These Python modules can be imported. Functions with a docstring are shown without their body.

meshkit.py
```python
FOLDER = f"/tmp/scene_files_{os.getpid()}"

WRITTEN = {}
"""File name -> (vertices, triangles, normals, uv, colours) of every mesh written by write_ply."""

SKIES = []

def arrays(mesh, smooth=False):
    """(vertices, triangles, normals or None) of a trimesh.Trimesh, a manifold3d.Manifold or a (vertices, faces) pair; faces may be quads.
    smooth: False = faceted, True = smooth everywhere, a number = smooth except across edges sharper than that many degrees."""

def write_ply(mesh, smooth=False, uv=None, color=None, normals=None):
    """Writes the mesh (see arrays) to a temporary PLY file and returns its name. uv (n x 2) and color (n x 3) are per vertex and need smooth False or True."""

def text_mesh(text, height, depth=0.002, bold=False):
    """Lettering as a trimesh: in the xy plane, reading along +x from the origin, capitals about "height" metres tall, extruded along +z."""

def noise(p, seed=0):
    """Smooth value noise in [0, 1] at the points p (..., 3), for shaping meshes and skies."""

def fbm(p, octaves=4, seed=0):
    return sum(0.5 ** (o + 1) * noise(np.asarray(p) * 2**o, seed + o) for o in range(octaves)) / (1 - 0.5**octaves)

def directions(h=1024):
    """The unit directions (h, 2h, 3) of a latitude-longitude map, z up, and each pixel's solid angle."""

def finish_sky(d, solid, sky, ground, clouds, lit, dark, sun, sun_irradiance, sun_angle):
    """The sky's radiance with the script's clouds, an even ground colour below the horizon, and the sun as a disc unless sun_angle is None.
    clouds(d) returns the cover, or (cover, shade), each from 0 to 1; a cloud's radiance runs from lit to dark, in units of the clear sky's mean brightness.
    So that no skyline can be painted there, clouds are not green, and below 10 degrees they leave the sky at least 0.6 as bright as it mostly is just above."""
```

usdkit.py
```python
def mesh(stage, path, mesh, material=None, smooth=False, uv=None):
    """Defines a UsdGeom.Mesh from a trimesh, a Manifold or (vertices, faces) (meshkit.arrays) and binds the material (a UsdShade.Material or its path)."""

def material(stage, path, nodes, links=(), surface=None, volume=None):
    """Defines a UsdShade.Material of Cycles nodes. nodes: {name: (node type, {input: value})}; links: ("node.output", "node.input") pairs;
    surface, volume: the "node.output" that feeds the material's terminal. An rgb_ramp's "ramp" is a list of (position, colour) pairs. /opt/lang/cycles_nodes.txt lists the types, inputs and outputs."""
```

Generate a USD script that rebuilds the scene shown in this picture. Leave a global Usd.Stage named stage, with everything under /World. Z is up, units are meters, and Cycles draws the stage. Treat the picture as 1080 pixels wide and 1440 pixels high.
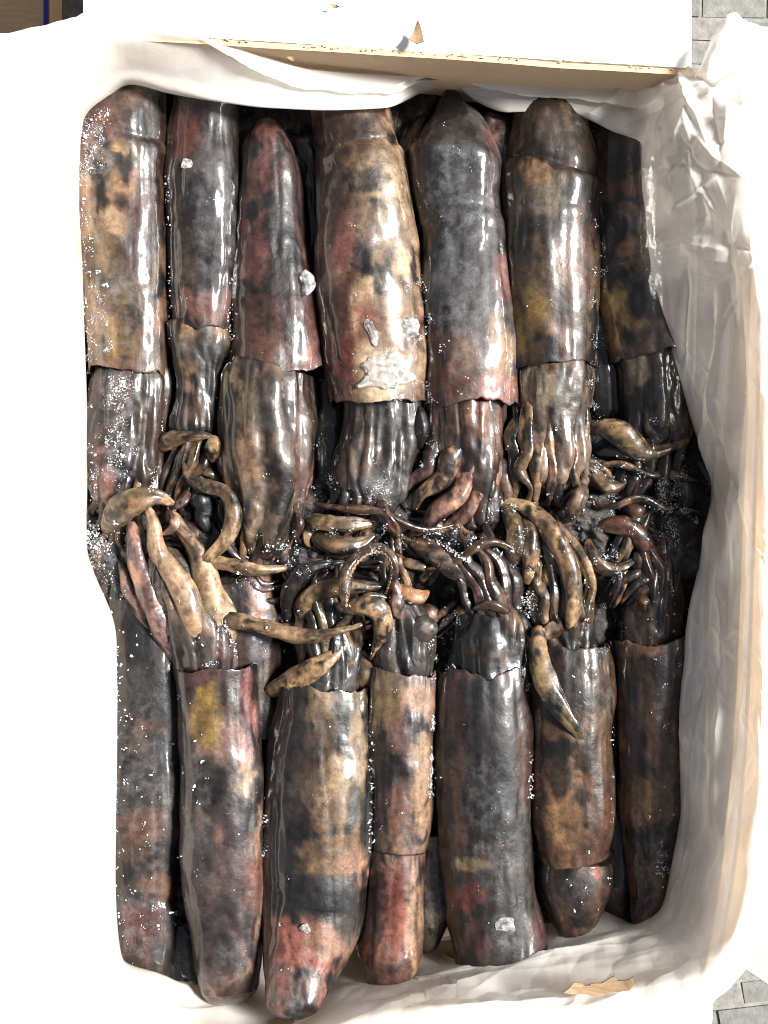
import math, random
import numpy as np
import trimesh
import usdkit
import meshkit
from meshkit import fbm, noise
from scipy.interpolate import PchipInterpolator, CubicSpline
from scipy.spatial import ConvexHull
from pxr import Usd, UsdGeom, UsdLux, UsdShade, Sdf, Gf, Vt

random.seed(7)
rng = np.random.default_rng(7)
stage = Usd.Stage.CreateInMemory()
UsdGeom.SetStageUpAxis(stage, UsdGeom.Tokens.z)
UsdGeom.SetStageMetersPerUnit(stage, 1.0)
world = UsdGeom.Xform.Define(stage, '/World')
stage.SetDefaultPrim(world.GetPrim())
UsdGeom.Scope.Define(stage, '/World/Looks')

# ------------------------------------------------------------------ camera, sky, sun, exposure
CZ, FPX = 0.95, 1785.0                       # eye height over the floor, focal length in photo pixels
cam = UsdGeom.Camera.Define(stage, '/World/camera')
cam.AddTranslateOp().Set(Gf.Vec3d(0, 0, CZ))
cam.CreateHorizontalApertureAttr(24.0)
cam.CreateVerticalApertureAttr(32.0)
cam.CreateFocalLengthAttr(24.0 * FPX / 1080.0)
cam.CreateClippingRangeAttr(Gf.Vec2f(0.01, 100))
cam.CreateExposureAttr(1.55)
SUN_AZ, SUN_EL = math.radians(78), math.radians(45)      # azimuth from +y towards +x
sun_dir = np.array([math.sin(SUN_AZ) * math.cos(SUN_EL), math.cos(SUN_AZ) * math.cos(SUN_EL), math.sin(SUN_EL)])
sun = UsdLux.DistantLight.Define(stage, '/World/sun')
sun.AddRotateZOp().Set(math.degrees(math.atan2(sun_dir[0], -sun_dir[1])))
sun.AddRotateXOp().Set(math.degrees(math.acos(sun_dir[2])))
sun.CreateIntensityAttr(1.25)
sun.CreateAngleAttr(15.0)
sun.CreateNormalizeAttr(True)
sun.CreateColorAttr(Gf.Vec3f(1.0, 0.985, 0.955))
sky = UsdLux.DomeLight.Define(stage, '/World/sky')
skymat = usdkit.material(stage, '/World/Looks/sky', {
    'sky': ('sky_texture', {'sky_type': 'single_scattering', 'sun_disc': False, 'sun_elevation': SUN_EL, 'sun_rotation': SUN_AZ}),
    'bw': ('rgb_to_bw', {}), 'haze': ('mix_color', {'fac': 0.7}),        # thin high cloud takes most of the blue out
    'bg': ('background_shader', {'strength': 0.05})}, [('sky.color', 'bw.color'), ('sky.color', 'haze.a'), ('bw.val', 'haze.b'), ('haze.result', 'bg.color')], surface='bg.background')
UsdShade.MaterialBindingAPI.Apply(sky.GetPrim()).Bind(skymat)
sky.GetPrim().SetCustomDataByKey('kind', 'structure')


def W(px, py, z):
    k = (CZ - z) / FPX
    return np.array([(px - 540.0) * k, (720.0 - py) * k, z])


def MM(px, z=0.10):                          # photo pixels to metres at height z
    return px * (CZ - z) / FPX


# ------------------------------------------------------------------ naming helpers
taken = {}


def numbered(parent, name):
    n = taken.get((parent, name), 0)
    taken[(parent, name)] = n + 1
    return f'{parent}/{name}' + (f'_{n:03d}' if n else '')


def tag(prim, label=None, cat=None, group=None, kind=None):
    for k, v in (('label', label), ('category', cat), ('group', group), ('kind', kind)):
        if v:
            prim.SetCustomDataByKey(k, v)
    return prim


def thing(name, label, cat, group=None, loc=(0, 0, 0)):
    x = UsdGeom.Xform.Define(stage, numbered('/World', name))
    if any(loc):
        x.AddTranslateOp().Set(Gf.Vec3d(*map(float, loc)))
    return tag(x.GetPrim(), label, cat, group)


def part(name, mesh, mat, parent='/World', smooth=True, skin=None, frost=None, label=None, kind=None, origin=None):
    parent = parent if isinstance(parent, str) else str(parent.GetPath())
    v, f = (np.asarray(mesh.vertices), np.asarray(mesh.faces)) if hasattr(mesh, 'vertices') else (np.asarray(mesh[0], float), np.asarray(mesh[1]))
    if origin is not None:
        v = v - np.asarray(origin)
    m = usdkit.mesh(stage, numbered(parent, name), (v, f), mat, smooth=smooth)
    api = UsdGeom.PrimvarsAPI(m)
    if skin is not None:
        api.CreatePrimvar('skin', Sdf.ValueTypeNames.Color3fArray, 'vertex').Set(Vt.Vec3fArray.FromNumpy(np.asarray(skin, np.float32)))
        api.CreatePrimvar('frost', Sdf.ValueTypeNames.FloatArray, 'vertex').Set(Vt.FloatArray.FromNumpy(np.asarray(frost if frost is not None else np.zeros(len(v)), np.float32)))
    return tag(m.GetPrim(), label, kind=kind)


# ------------------------------------------------------------------ materials
def M(name, nodes, links, surface='p.BSDF'):
    return usdkit.material(stage, f'/World/Looks/{name}', nodes, links, surface=surface)


skin_mat = M('squid_skin', {
    'g': ('geometry', {}),
    'skin': ('attribute', {'attribute': 'skin'}),
    'fr': ('attribute', {'attribute': 'frost'}),
    'grain': ('noise_texture', {'scale': 240.0, 'detail': 6.0, 'roughness': 0.72}),
    'grainr': ('rgb_ramp', {'ramp': [(0.28, (0.50, 0.46, 0.44)), (0.5, (0.95, 0.95, 0.95)), (0.72, (1.28, 1.24, 1.18))]}),
    'mul': ('mix_color', {'blend_type': 'multiply', 'fac': 0.75, 'use_clamp': False}),
    'mot': ('noise_texture', {'scale': 210.0, 'detail': 8.0, 'roughness': 0.78}),
    'motr': ('rgb_ramp', {'ramp': [(0.36, (0.34, 0.31, 0.30)), (0.47, (0.80, 0.78, 0.77)), (0.56, (1.08, 1.06, 1.04)), (0.68, (1.40, 1.36, 1.28))]}),
    'mul3': ('mix_color', {'blend_type': 'multiply', 'fac': 0.7, 'use_clamp': False}),
    'vor': ('voronoi_texture', {'scale': 330.0, 'randomness': 1.0}),
    'vr': ('rgb_ramp', {'ramp': [(0.0, (0.32, 0.24, 0.22)), (0.16, (0.55, 0.47, 0.44)), (0.30, (1, 1, 1)), (1.0, (1, 1, 1))]}),
    'vm': ('noise_texture', {'scale': 70.0, 'detail': 2.0}),
    'vmr': ('map_range', {'from_min': 0.42, 'from_max': 0.62, 'to_min': 0.0, 'to_max': 0.6, 'clamp': True}),
    'mul2': ('mix_color', {'blend_type': 'multiply', 'use_clamp': False}),
    'fn': ('noise_texture', {'scale': 130.0, 'detail': 5.0, 'roughness': 0.7}),
    'fnr': ('map_range', {'from_min': 0.46, 'from_max': 0.74, 'to_min': 0.0, 'to_max': 0.75, 'clamp': True}),
    'ff': ('math', {'math_type': 'multiply', 'use_clamp': True}),
    'fmix': ('mix_color', {'blend_type': 'mix', 'b': (0.20, 0.20, 0.205)}),
    'rn': ('noise_texture', {'scale': 60.0, 'detail': 5.0, 'roughness': 0.65}),
    'rr': ('map_range', {'from_min': 0.3, 'from_max': 0.72, 'to_min': 0.32, 'to_max': 0.60, 'clamp': True}),
    'rf': ('math', {'math_type': 'multiply_add', 'value2': 0.35, 'use_clamp': True}),
    'b1': ('noise_texture', {'scale': 150.0, 'detail': 6.0, 'roughness': 0.62}),
    'map': ('mapping', {'scale': (260.0, 60.0, 200.0)}),
    'b2': ('noise_texture', {'scale': 1.0, 'detail': 3.0}),
    'bw': ('math', {'math_type': 'multiply', 'value2': 0.22}),
    'badd': ('math', {'math_type': 'add'}),
    'bump': ('bump', {'strength': 0.45, 'distance': 0.0014}),
    'cb': ('noise_texture', {'scale': 55.0, 'detail': 3.0, 'roughness': 0.5}),
    'cbump': ('bump', {'strength': 0.45, 'distance': 0.0016}),
    'p': ('principled_bsdf', {'specular_ior_level': 0.28, 'coat_weight': 0.9, 'coat_roughness': 0.12, 'coat_ior': 1.42,
                              'subsurface_weight': 0.0}),
}, [('g.position', 'grain.vector'), ('g.position', 'vor.vector'), ('g.position', 'vm.vector'), ('g.position', 'fn.vector'), ('g.position', 'rn.vector'),
    ('g.position', 'b1.vector'), ('g.position', 'map.vector'), ('map.vector', 'b2.vector'), ('b2.fac', 'bw.value1'), ('g.position', 'cb.vector'),
    ('grain.fac', 'grainr.fac'), ('skin.color', 'mul.a'), ('grainr.color', 'mul.b'),
    ('vor.distance', 'vr.fac'), ('vm.fac', 'vmr.value'), ('vmr.result', 'mul2.fac'), ('mul.result', 'mul2.a'), ('vr.color', 'mul2.b'),
    ('fn.fac', 'fnr.value'), ('fnr.result', 'ff.value1'), ('fr.fac', 'ff.value2'), ('ff.value', 'fmix.fac'), ('g.position', 'mot.vector'), ('mot.fac', 'motr.fac'), ('mul2.result', 'mul3.a'), ('motr.color', 'mul3.b'), ('mul3.result', 'fmix.a'), ('fmix.result', 'p.base_color'),
    ('rn.fac', 'rr.value'), ('fr.fac', 'rf.value1'), ('rr.result', 'rf.value3'), ('rf.value', 'p.roughness'),
    ('b1.fac', 'badd.value1'), ('bw.value', 'badd.value2'), ('badd.value', 'bump.height'), ('bump.normal', 'p.normal'),
    ('cb.fac', 'cbump.height'), ('cbump.normal', 'p.coat_normal')])

brine_mat = M('frozen_brine', {
    'g': ('geometry', {}),
    'n': ('noise_texture', {'scale': 90.0, 'detail': 5.0, 'roughness': 0.65}),
    'r': ('rgb_ramp', {'ramp': [(0.35, (0.010, 0.009, 0.009)), (0.56, (0.022, 0.018, 0.016)), (0.72, (0.07, 0.05, 0.036))]}),
    'b': ('noise_texture', {'scale': 420.0, 'detail': 5.0, 'roughness': 0.7}),
    'bump': ('bump', {'strength': 0.8, 'distance': 0.002}),
    'p': ('principled_bsdf', {'roughness': 0.28})},
    [('g.position', 'n.vector'), ('n.fac', 'r.fac'), ('r.color', 'p.base_color'), ('g.position', 'b.vector'), ('b.fac', 'bump.height'), ('bump.normal', 'p.normal')])


def film(name, col, clear, trans):
    return M(name, {
        'g': ('geometry', {}),
        'n': ('noise_texture', {'scale': 38.0, 'detail': 5.0, 'roughness': 0.6, 'distortion': 0.6}),
        'b2': ('noise_texture', {'scale': 260.0, 'detail': 4.0, 'roughness': 0.6}),
        'ba': ('math', {'math_type': 'multiply_add', 'value2': 0.18}),
        'bump': ('bump', {'strength': 0.16, 'distance': 0.003}),
        'd': ('diffuse_bsdf', {'color': col}),
        't': ('translucent_bsdf', {'color': col}),
        'm1': ('mix_closure', {'fac': trans}),
        'gl': ('glossy_bsdf', {'color': (1, 1, 1), 'roughness': 0.26}),
        'fres': ('fresnel', {'IOR': 1.42}),
        'm2': ('mix_closure', {}),
        'tr': ('transparent_bsdf', {'color': (0.97, 0.96, 0.94)}),
        'cn': ('noise_texture', {'scale': 22.0, 'detail': 3.0}),
        'cr': ('map_range', {'from_min': 0.35, 'from_max': 0.68, 'to_min': clear * 0.55, 'to_max': clear * 1.45, 'clamp': True}),
        'm3': ('mix_closure', {})},
        [('g.position', 'n.vector'), ('g.position', 'b2.vector'), ('b2.fac', 'ba.value1'), ('n.fac', 'ba.value3'), ('ba.value', 'bump.height'),
         ('bump.normal', 'd.normal'), ('bump.normal', 't.normal'), ('bump.normal', 'gl.normal'), ('bump.normal', 'fres.normal'),
         ('d.BSDF', 'm1.closure1'), ('t.BSDF', 'm1.closure2'), ('fres.fac', 'm2.fac'), ('m1.closure', 'm2.closure1'), ('gl.BSDF', 'm2.closure2'),
         ('g.position', 'cn.vector'), ('cn.fac', 'cr.value'), ('cr.result', 'm3.fac'), ('m2.closure', 'm3.closure1'), ('tr.BSDF', 'm3.closure2')],
        surface='m3.closure')


film_mat = film('milky_film', (0.91, 0.865, 0.79), 0.29, 0.38)


def board(name, dark, light, stripes=True):
    return M(name, {
        'g': ('geometry', {}),
        'map': ('mapping', {'scale': (14.0, 60.0, 150.0)}),
        'n': ('noise_texture', {'scale': 6.0, 'detail': 6.0, 'roughness': 0.7}),
        'r': ('rgb_ramp', {'ramp': [(0.3, dark), (0.68, light)]}),
        'f': ('noise_texture', {'scale': 900.0, 'detail': 3.0}),
        'bump': ('bump', {'strength': 0.3, 'distance': 0.0006}),
        'p': ('principled_bsdf', {'roughness': 0.82, 'specular_ior_level': 0.25})},
        [('g.position', 'map.vector'), ('map.vector', 'n.vector'), ('n.fac', 'r.fac'), ('r.color', 'p.base_color'),
         ('g.position', 'f.vector'), ('f.fac', 'bump.height'), ('bump.normal', 'p.normal')])


kraft_mat = board('kraft_board', (0.44, 0.30, 0.175), (0.55, 0.39, 0.24))
kraft_torn_mat = board('torn_kraft', (0.17, 0.11, 0.06), (0.26, 0.175, 0.10))
white_board_mat = board('white_board', (0.80, 0.775, 0.72), (0.86, 0.845, 0.80))
blue_mat = board('blue_print', (0.02, 0.03, 0.16), (0.035, 0.05, 0.24))

frost_mat = M('frost', {
    'p': ('principled_bsdf', {'base_color': (0.52, 0.54, 0.56), 'roughness': 0.35, 'subsurface_weight': 0.0})}, [])
ice_mat = M('ice', {
    'g': ('geometry', {}),
    'n': ('noise_texture', {'scale': 300.0, 'detail': 4.0}),
    'bump': ('bump', {'strength': 0.5, 'distance': 0.001}),
    'r': ('map_range', {'from_min': 0.35, 'from_max': 0.65, 'to_min': 0.0, 'to_max': 0.42, 'clamp': True}),
    'p': ('principled_bsdf', {'base_color': (0.86, 0.88, 0.9), 'roughness': 0.12, 'ior': 1.25, 'transmission_weight': 0.95}),
    'd': ('diffuse_bsdf', {'color': (0.60, 0.585, 0.55)}),
    'm': ('mix_closure', {})},
    [('g.position', 'n.vector'), ('n.fac', 'bump.height'), ('bump.normal', 'p.normal'), ('n.fac', 'r.value'), ('r.result', 'm.fac'), ('p.BSDF', 'm.closure1'), ('d.BSDF', 'm.closure2')],
    surface='m.closure')

def stone(name, a, b):
    return M(name, {
        'g': ('geometry', {}),
        'n': ('noise_texture', {'scale': 120.0, 'detail': 7.0, 'roughness': 0.7}),
        'r': ('rgb_ramp', {'ramp': [(0.3, a), (0.7, b)]}),
        'bn': ('noise_texture', {'scale': 500.0, 'detail': 5.0, 'roughness': 0.7}),
        'bump': ('bump', {'strength': 0.6, 'distance': 0.001}),
        'p': ('principled_bsdf', {'roughness': 0.85})},
        [('g.position', 'n.vector'), ('n.fac', 'r.fac'), ('r.color', 'p.base_color'), ('g.position', 'bn.vector'), ('bn.fac', 'bump.height'), ('bump.normal', 'p.normal')])


stone_mats = [stone('grey_paver_a', (0.09, 0.088, 0.08), (0.21, 0.205, 0.19)), stone('grey_paver_b', (0.10, 0.097, 0.088), (0.23, 0.22, 0.20)),
              stone('grey_paver_c', (0.085, 0.085, 0.08), (0.17, 0.165, 0.155))]
mortar_mat = stone('pale_mortar', (0.12, 0.115, 0.10), (0.24, 0.23, 0.21))

# ------------------------------------------------------------------ floor
floor = part('floor', trimesh.creation.box([1.6, 1.9, 0.02], transform=trimesh.transformations.translation_matrix([0, 0, -0.0112])), mortar_mat, smooth=False, kind='structure')
for (x0, x1, y0, y1, rot) in ((0.20, 0.32, 0.28, 0.42, -0.04), (0.22, 0.33, -0.44, -0.32, 0.12), (-0.33, -0.18, 0.30, 0.42, 0.0)):
    row, y = 0, y0
    while y < y1:
        h = 0.0178
        x = x0 - (0.03 if row % 2 else 0)
        while x < x1:
            w = rng.uniform(0.045, 0.075)
            b = trimesh.creation.box([w - 0.0022, h - 0.0026, 0.012])
            b.vertices += rng.normal(0, 0.0004, b.vertices.shape)
            b.apply_translation([x + w / 2 - (x0 + x1) / 2, y + h / 2 - (y0 + y1) / 2, -0.006 + rng.uniform(-0.0006, 0.0008)])
            b.apply_transform(trimesh.transformations.rotation_matrix(rot, [0, 0, 1]))
            b.apply_translation([(x0 + x1) / 2, (y0 + y1) / 2, 0])
            part('paver', b, stone_mats[rng.integers(3)], floor, smooth=False)
            x += w
        y += h
        row += 1

# ------------------------------------------------------------------ cardboard box
RZ = 0.162                                                   # rim height
TL, TR = W(72, 40, RZ), W(1062, 103, RZ)
BR, BL = W(1004, 1390, RZ), W(66, 1532, RZ)


def slab(a, b, u, t, n=60, ragged=0.0, seed=0, m=8, bow=0.0, bulge=(0, 0, 0)):
    """A board with one edge from a to b (3-D), reaching out along the vectors u at a and b, t thick downwards; its far and near edges a little ragged."""
    ua, ub = (u, u) if np.ndim(u) == 1 else u
    s = np.linspace(0, 1, n)[:, None, None]
    r = np.linspace(0, 1, m)[None, :, None]
    base = a + (b - a) * s + np.asarray(bulge) * (1 - (2 * s - 1) ** 4)
    out = np.asarray(ua) * (1 - s) + np.asarray(ub) * s
    top = base + out * r
    nn = np.cross(b - a, ua)
    nn = nn / np.linalg.norm(nn)
    if nn[2] < 0 or (abs(nn[2]) < 1e-6 and nn[0] + nn[1] < 0):
        nn = -nn
    jit = (fbm(np.concatenate([s * 40 + seed * 9, s * 0, s * 0], -1), 3, seed) - 0.5)[..., None] if True else 0
    top = top + out / np.linalg.norm(ua) * (ragged * jit * (r ** 6))
    top = top + nn * (bow * (fbm(top * 9, 3, seed) - 0.5)[..., None])
    bot = top - nn * t
    v = np.concatenate([top.reshape(-1, 3), bot.reshape(-1, 3)])
    f = []
    N = n * m
    idx = np.arange(N).reshape(n, m)
    q = np.stack([idx[:-1, :-1], idx[1:, :-1], idx[1:, 1:], idx[:-1, 1:]], -1).reshape(-1, 4)
    f.append(q)
    f.append(q[:, ::-1] + N)
    ring = np.concatenate([idx[:, 0], idx[-1, 1:], idx[-2::-1, -1], idx[0, -2:0:-1]])
    nx = np.roll(ring, -1)
    f.append(np.stack([ring, ring + N, nx + N, nx], -1))
    f = np.concatenate(f)
    mesh = trimesh.Trimesh(v, np.vstack([f[:, [0, 1, 2]], f[:, [0, 2, 3]]]), process=False)
    mesh.fix_normals()
    return mesh


box = thing('cardboard_box', 'open cardboard carton with folded back white flaps, packed full of frozen squid', 'box')
down = np.array([0, 0, -RZ + 0.003])
LOW = np.array([0, 0, -.014])                                # the right wall has slumped a little
for a, b, bl in ((TL, TR, 0), (TR + LOW, BR + LOW, .013), (BR, BL, 0), (BL, TL, 0)):
    part('wall', slab(a, b, down - (LOW if bl else 0 * LOW), 0.0035, m=14, bow=0.004, bulge=(bl, 0, 0)), kraft_mat, box, smooth=40)
part('base', slab(BL + [0.004, 0.004, -RZ + 0.006], BR + [-0.004, 0.004, -RZ + 0.006], (TL - BL + [0, -.008, 0], TR - BR + [0, -.008, 0]), 0.0035, m=6), kraft_mat, box, smooth=40)
up = np.array([0, 0, 0.0006])
# flaps: each hangs out and down from its rim
a, b = W(118, 42, RZ) + up, W(972, 97, RZ) + up
part('flap', slab(a, b, (np.array([-0.006, 0.20, -0.012]), np.array([0.003, 0.20, -0.012])), 0.0035, ragged=0.004, bow=0.004, seed=3), white_board_mat, box, smooth=40)
a, b = W(30, 1537, RZ) + up, W(1002, 1402, RZ) + up
part('flap', slab(a, b, (np.array([0, -0.14, -0.02]), np.array([0.0, -0.14, -0.02])), 0.0035, ragged=0.003, bow=0.004, seed=5), white_board_mat, box, smooth=40)
a, b = W(67, 46, RZ) + up, W(62, 1520, RZ) + up
part('flap', slab(a, b, (np.array([-0.13, 0.002, -0.012]), np.array([-0.13, 0.0, -0.02])), 0.0035, ragged=0.006, bow=0.006, seed=8), white_board_mat, box, smooth=40)
a, b = W(1063, 120, RZ) + up + LOW, W(1022, 1350, RZ) + up + LOW
part('flap', slab(a, b, (np.array([0.10, 0.01, -0.05]), np.array([0.085, -0.062, -0.03])), 0.0035, ragged=0.004, seed=9, bulge=(.013, 0, 0)), kraft_mat, box, smooth=40)


def sheet(outline, z, thick, lift=0.0, seed=0, res=26, tilt=None):
    """A small torn scrap: polygon in photo pixels at height z, given thickness, a wavy surface and a lifted rim."""
    from shapely.geometry import Polygon, Point
    from shapely import contains_xy
    P = np.array([W(x, y, z)[:2] for x, y in outline])
    tri = trimesh.creation.extrude_polygon(Polygon(P).buffer(0), thick)
    tri = tri.subdivide().subdivide()
    c = P.mean(0)
    d = np.linalg.norm(tri.vertices[:, :2] - c, axis=1) / np.linalg.norm(P - c, axis=1).max()
    tri.apply_translation([0, 0, z])
    tri.vertices[:, 2] += lift * d ** 2 + (fbm(tri.vertices * 120, 3, seed) - .5) * lift
    return tri


part('torn_patch', sheet([(790, 1391), (800, 1386), (806, 1379), (815, 1380), (822, 1385), (834, 1382), (846, 1382), (858, 1374), (864, 1371), (868, 1378), (880, 1376), (889, 1370), (890, 1380), (884, 1390), (870, 1393), (855, 1395), (846, 1400), (836, 1401), (822, 1396), (806, 1396)], 0.1765, 0.001, 0.004, 2), kraft_torn_mat, box, smooth=40, label='brown torn patch in the white bottom edge')
part('torn_patch', sheet([(575, 58), (580, 48), (583, 40), (587, 32), (591, 38), (594, 46), (596, 62), (586, 66)], 0.168, 0.001, 0.005, 4), kraft_torn_mat, box, smooth=40, label='brown tear sticking up from the top rim')
part('torn_patch', sheet([(463, 9), (468, 6), (474, 8), (478, 12), (470, 12)], 0.166, 0.0008, 0.003, 5), kraft_torn_mat, box, smooth=40)
part('torn_patch', sheet([(403, 82), (410, 80), (418, 85), (412, 87)], 0.164, 0.0008, 0.002, 6), kraft_torn_mat, box, smooth=40)
# fluted, broken paper along the fold of the top rim
fl = []
for i in range(60):
    t = rng.uniform(0.18, 0.96)
    p = TL * (1 - t) + TR * t
    w = rng.uniform(0.0008, 0.0022)
    q = trimesh.creation.box([w, rng.uniform(.0004, .0009), rng.uniform(.0002, .0005)])
    q.apply_transform(trimesh.transformations.euler_matrix(*rng.normal(0, .4, 3)))
    q.apply_translation(p + [0, -0.0008 + rng.normal(0, .0006), 0.001])
    fl.append(q)
part('torn_fibre', trimesh.util.concatenate(fl), kraft_mat, box, smooth=False, kind='stuff')

# a second carton, its corner at the top left
carton_mat = board('dull_kraft', (0.15, 0.10, 0.055), (0.20, 0.135, 0.075))
nb = thing('cardboard_carton', 'corner of a second brown carton with a blue printed stripe at the top left', 'box')
c0 = W(70, 42, 0.035)
bx = trimesh.creation.box([0.14, 0.12, 0.035])
bx.apply_translation([c0[0] - 0.07, c0[1] + 0.06 - 0.012, 0.0175])
part('body', bx, kraft_mat, nb, smooth=False)
tp = trimesh.creation.box([0.138, 0.118, 0.003])
tp.apply_translation([c0[0] - 0.0705, c0[1] + 0.06 - 0.012, 0.0366])
part('top_flap', tp, kraft_mat, nb, smooth=False)
st = trimesh.creation.box([0.0035, 0.116, 0.0012])
st.apply_translation([c0[0] + 0.0008 - 0.0025, c0[1] + 0.06 - 0.012, 0.0385])
part('blue_stripe', st, blue_mat, nb, smooth=False)

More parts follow.
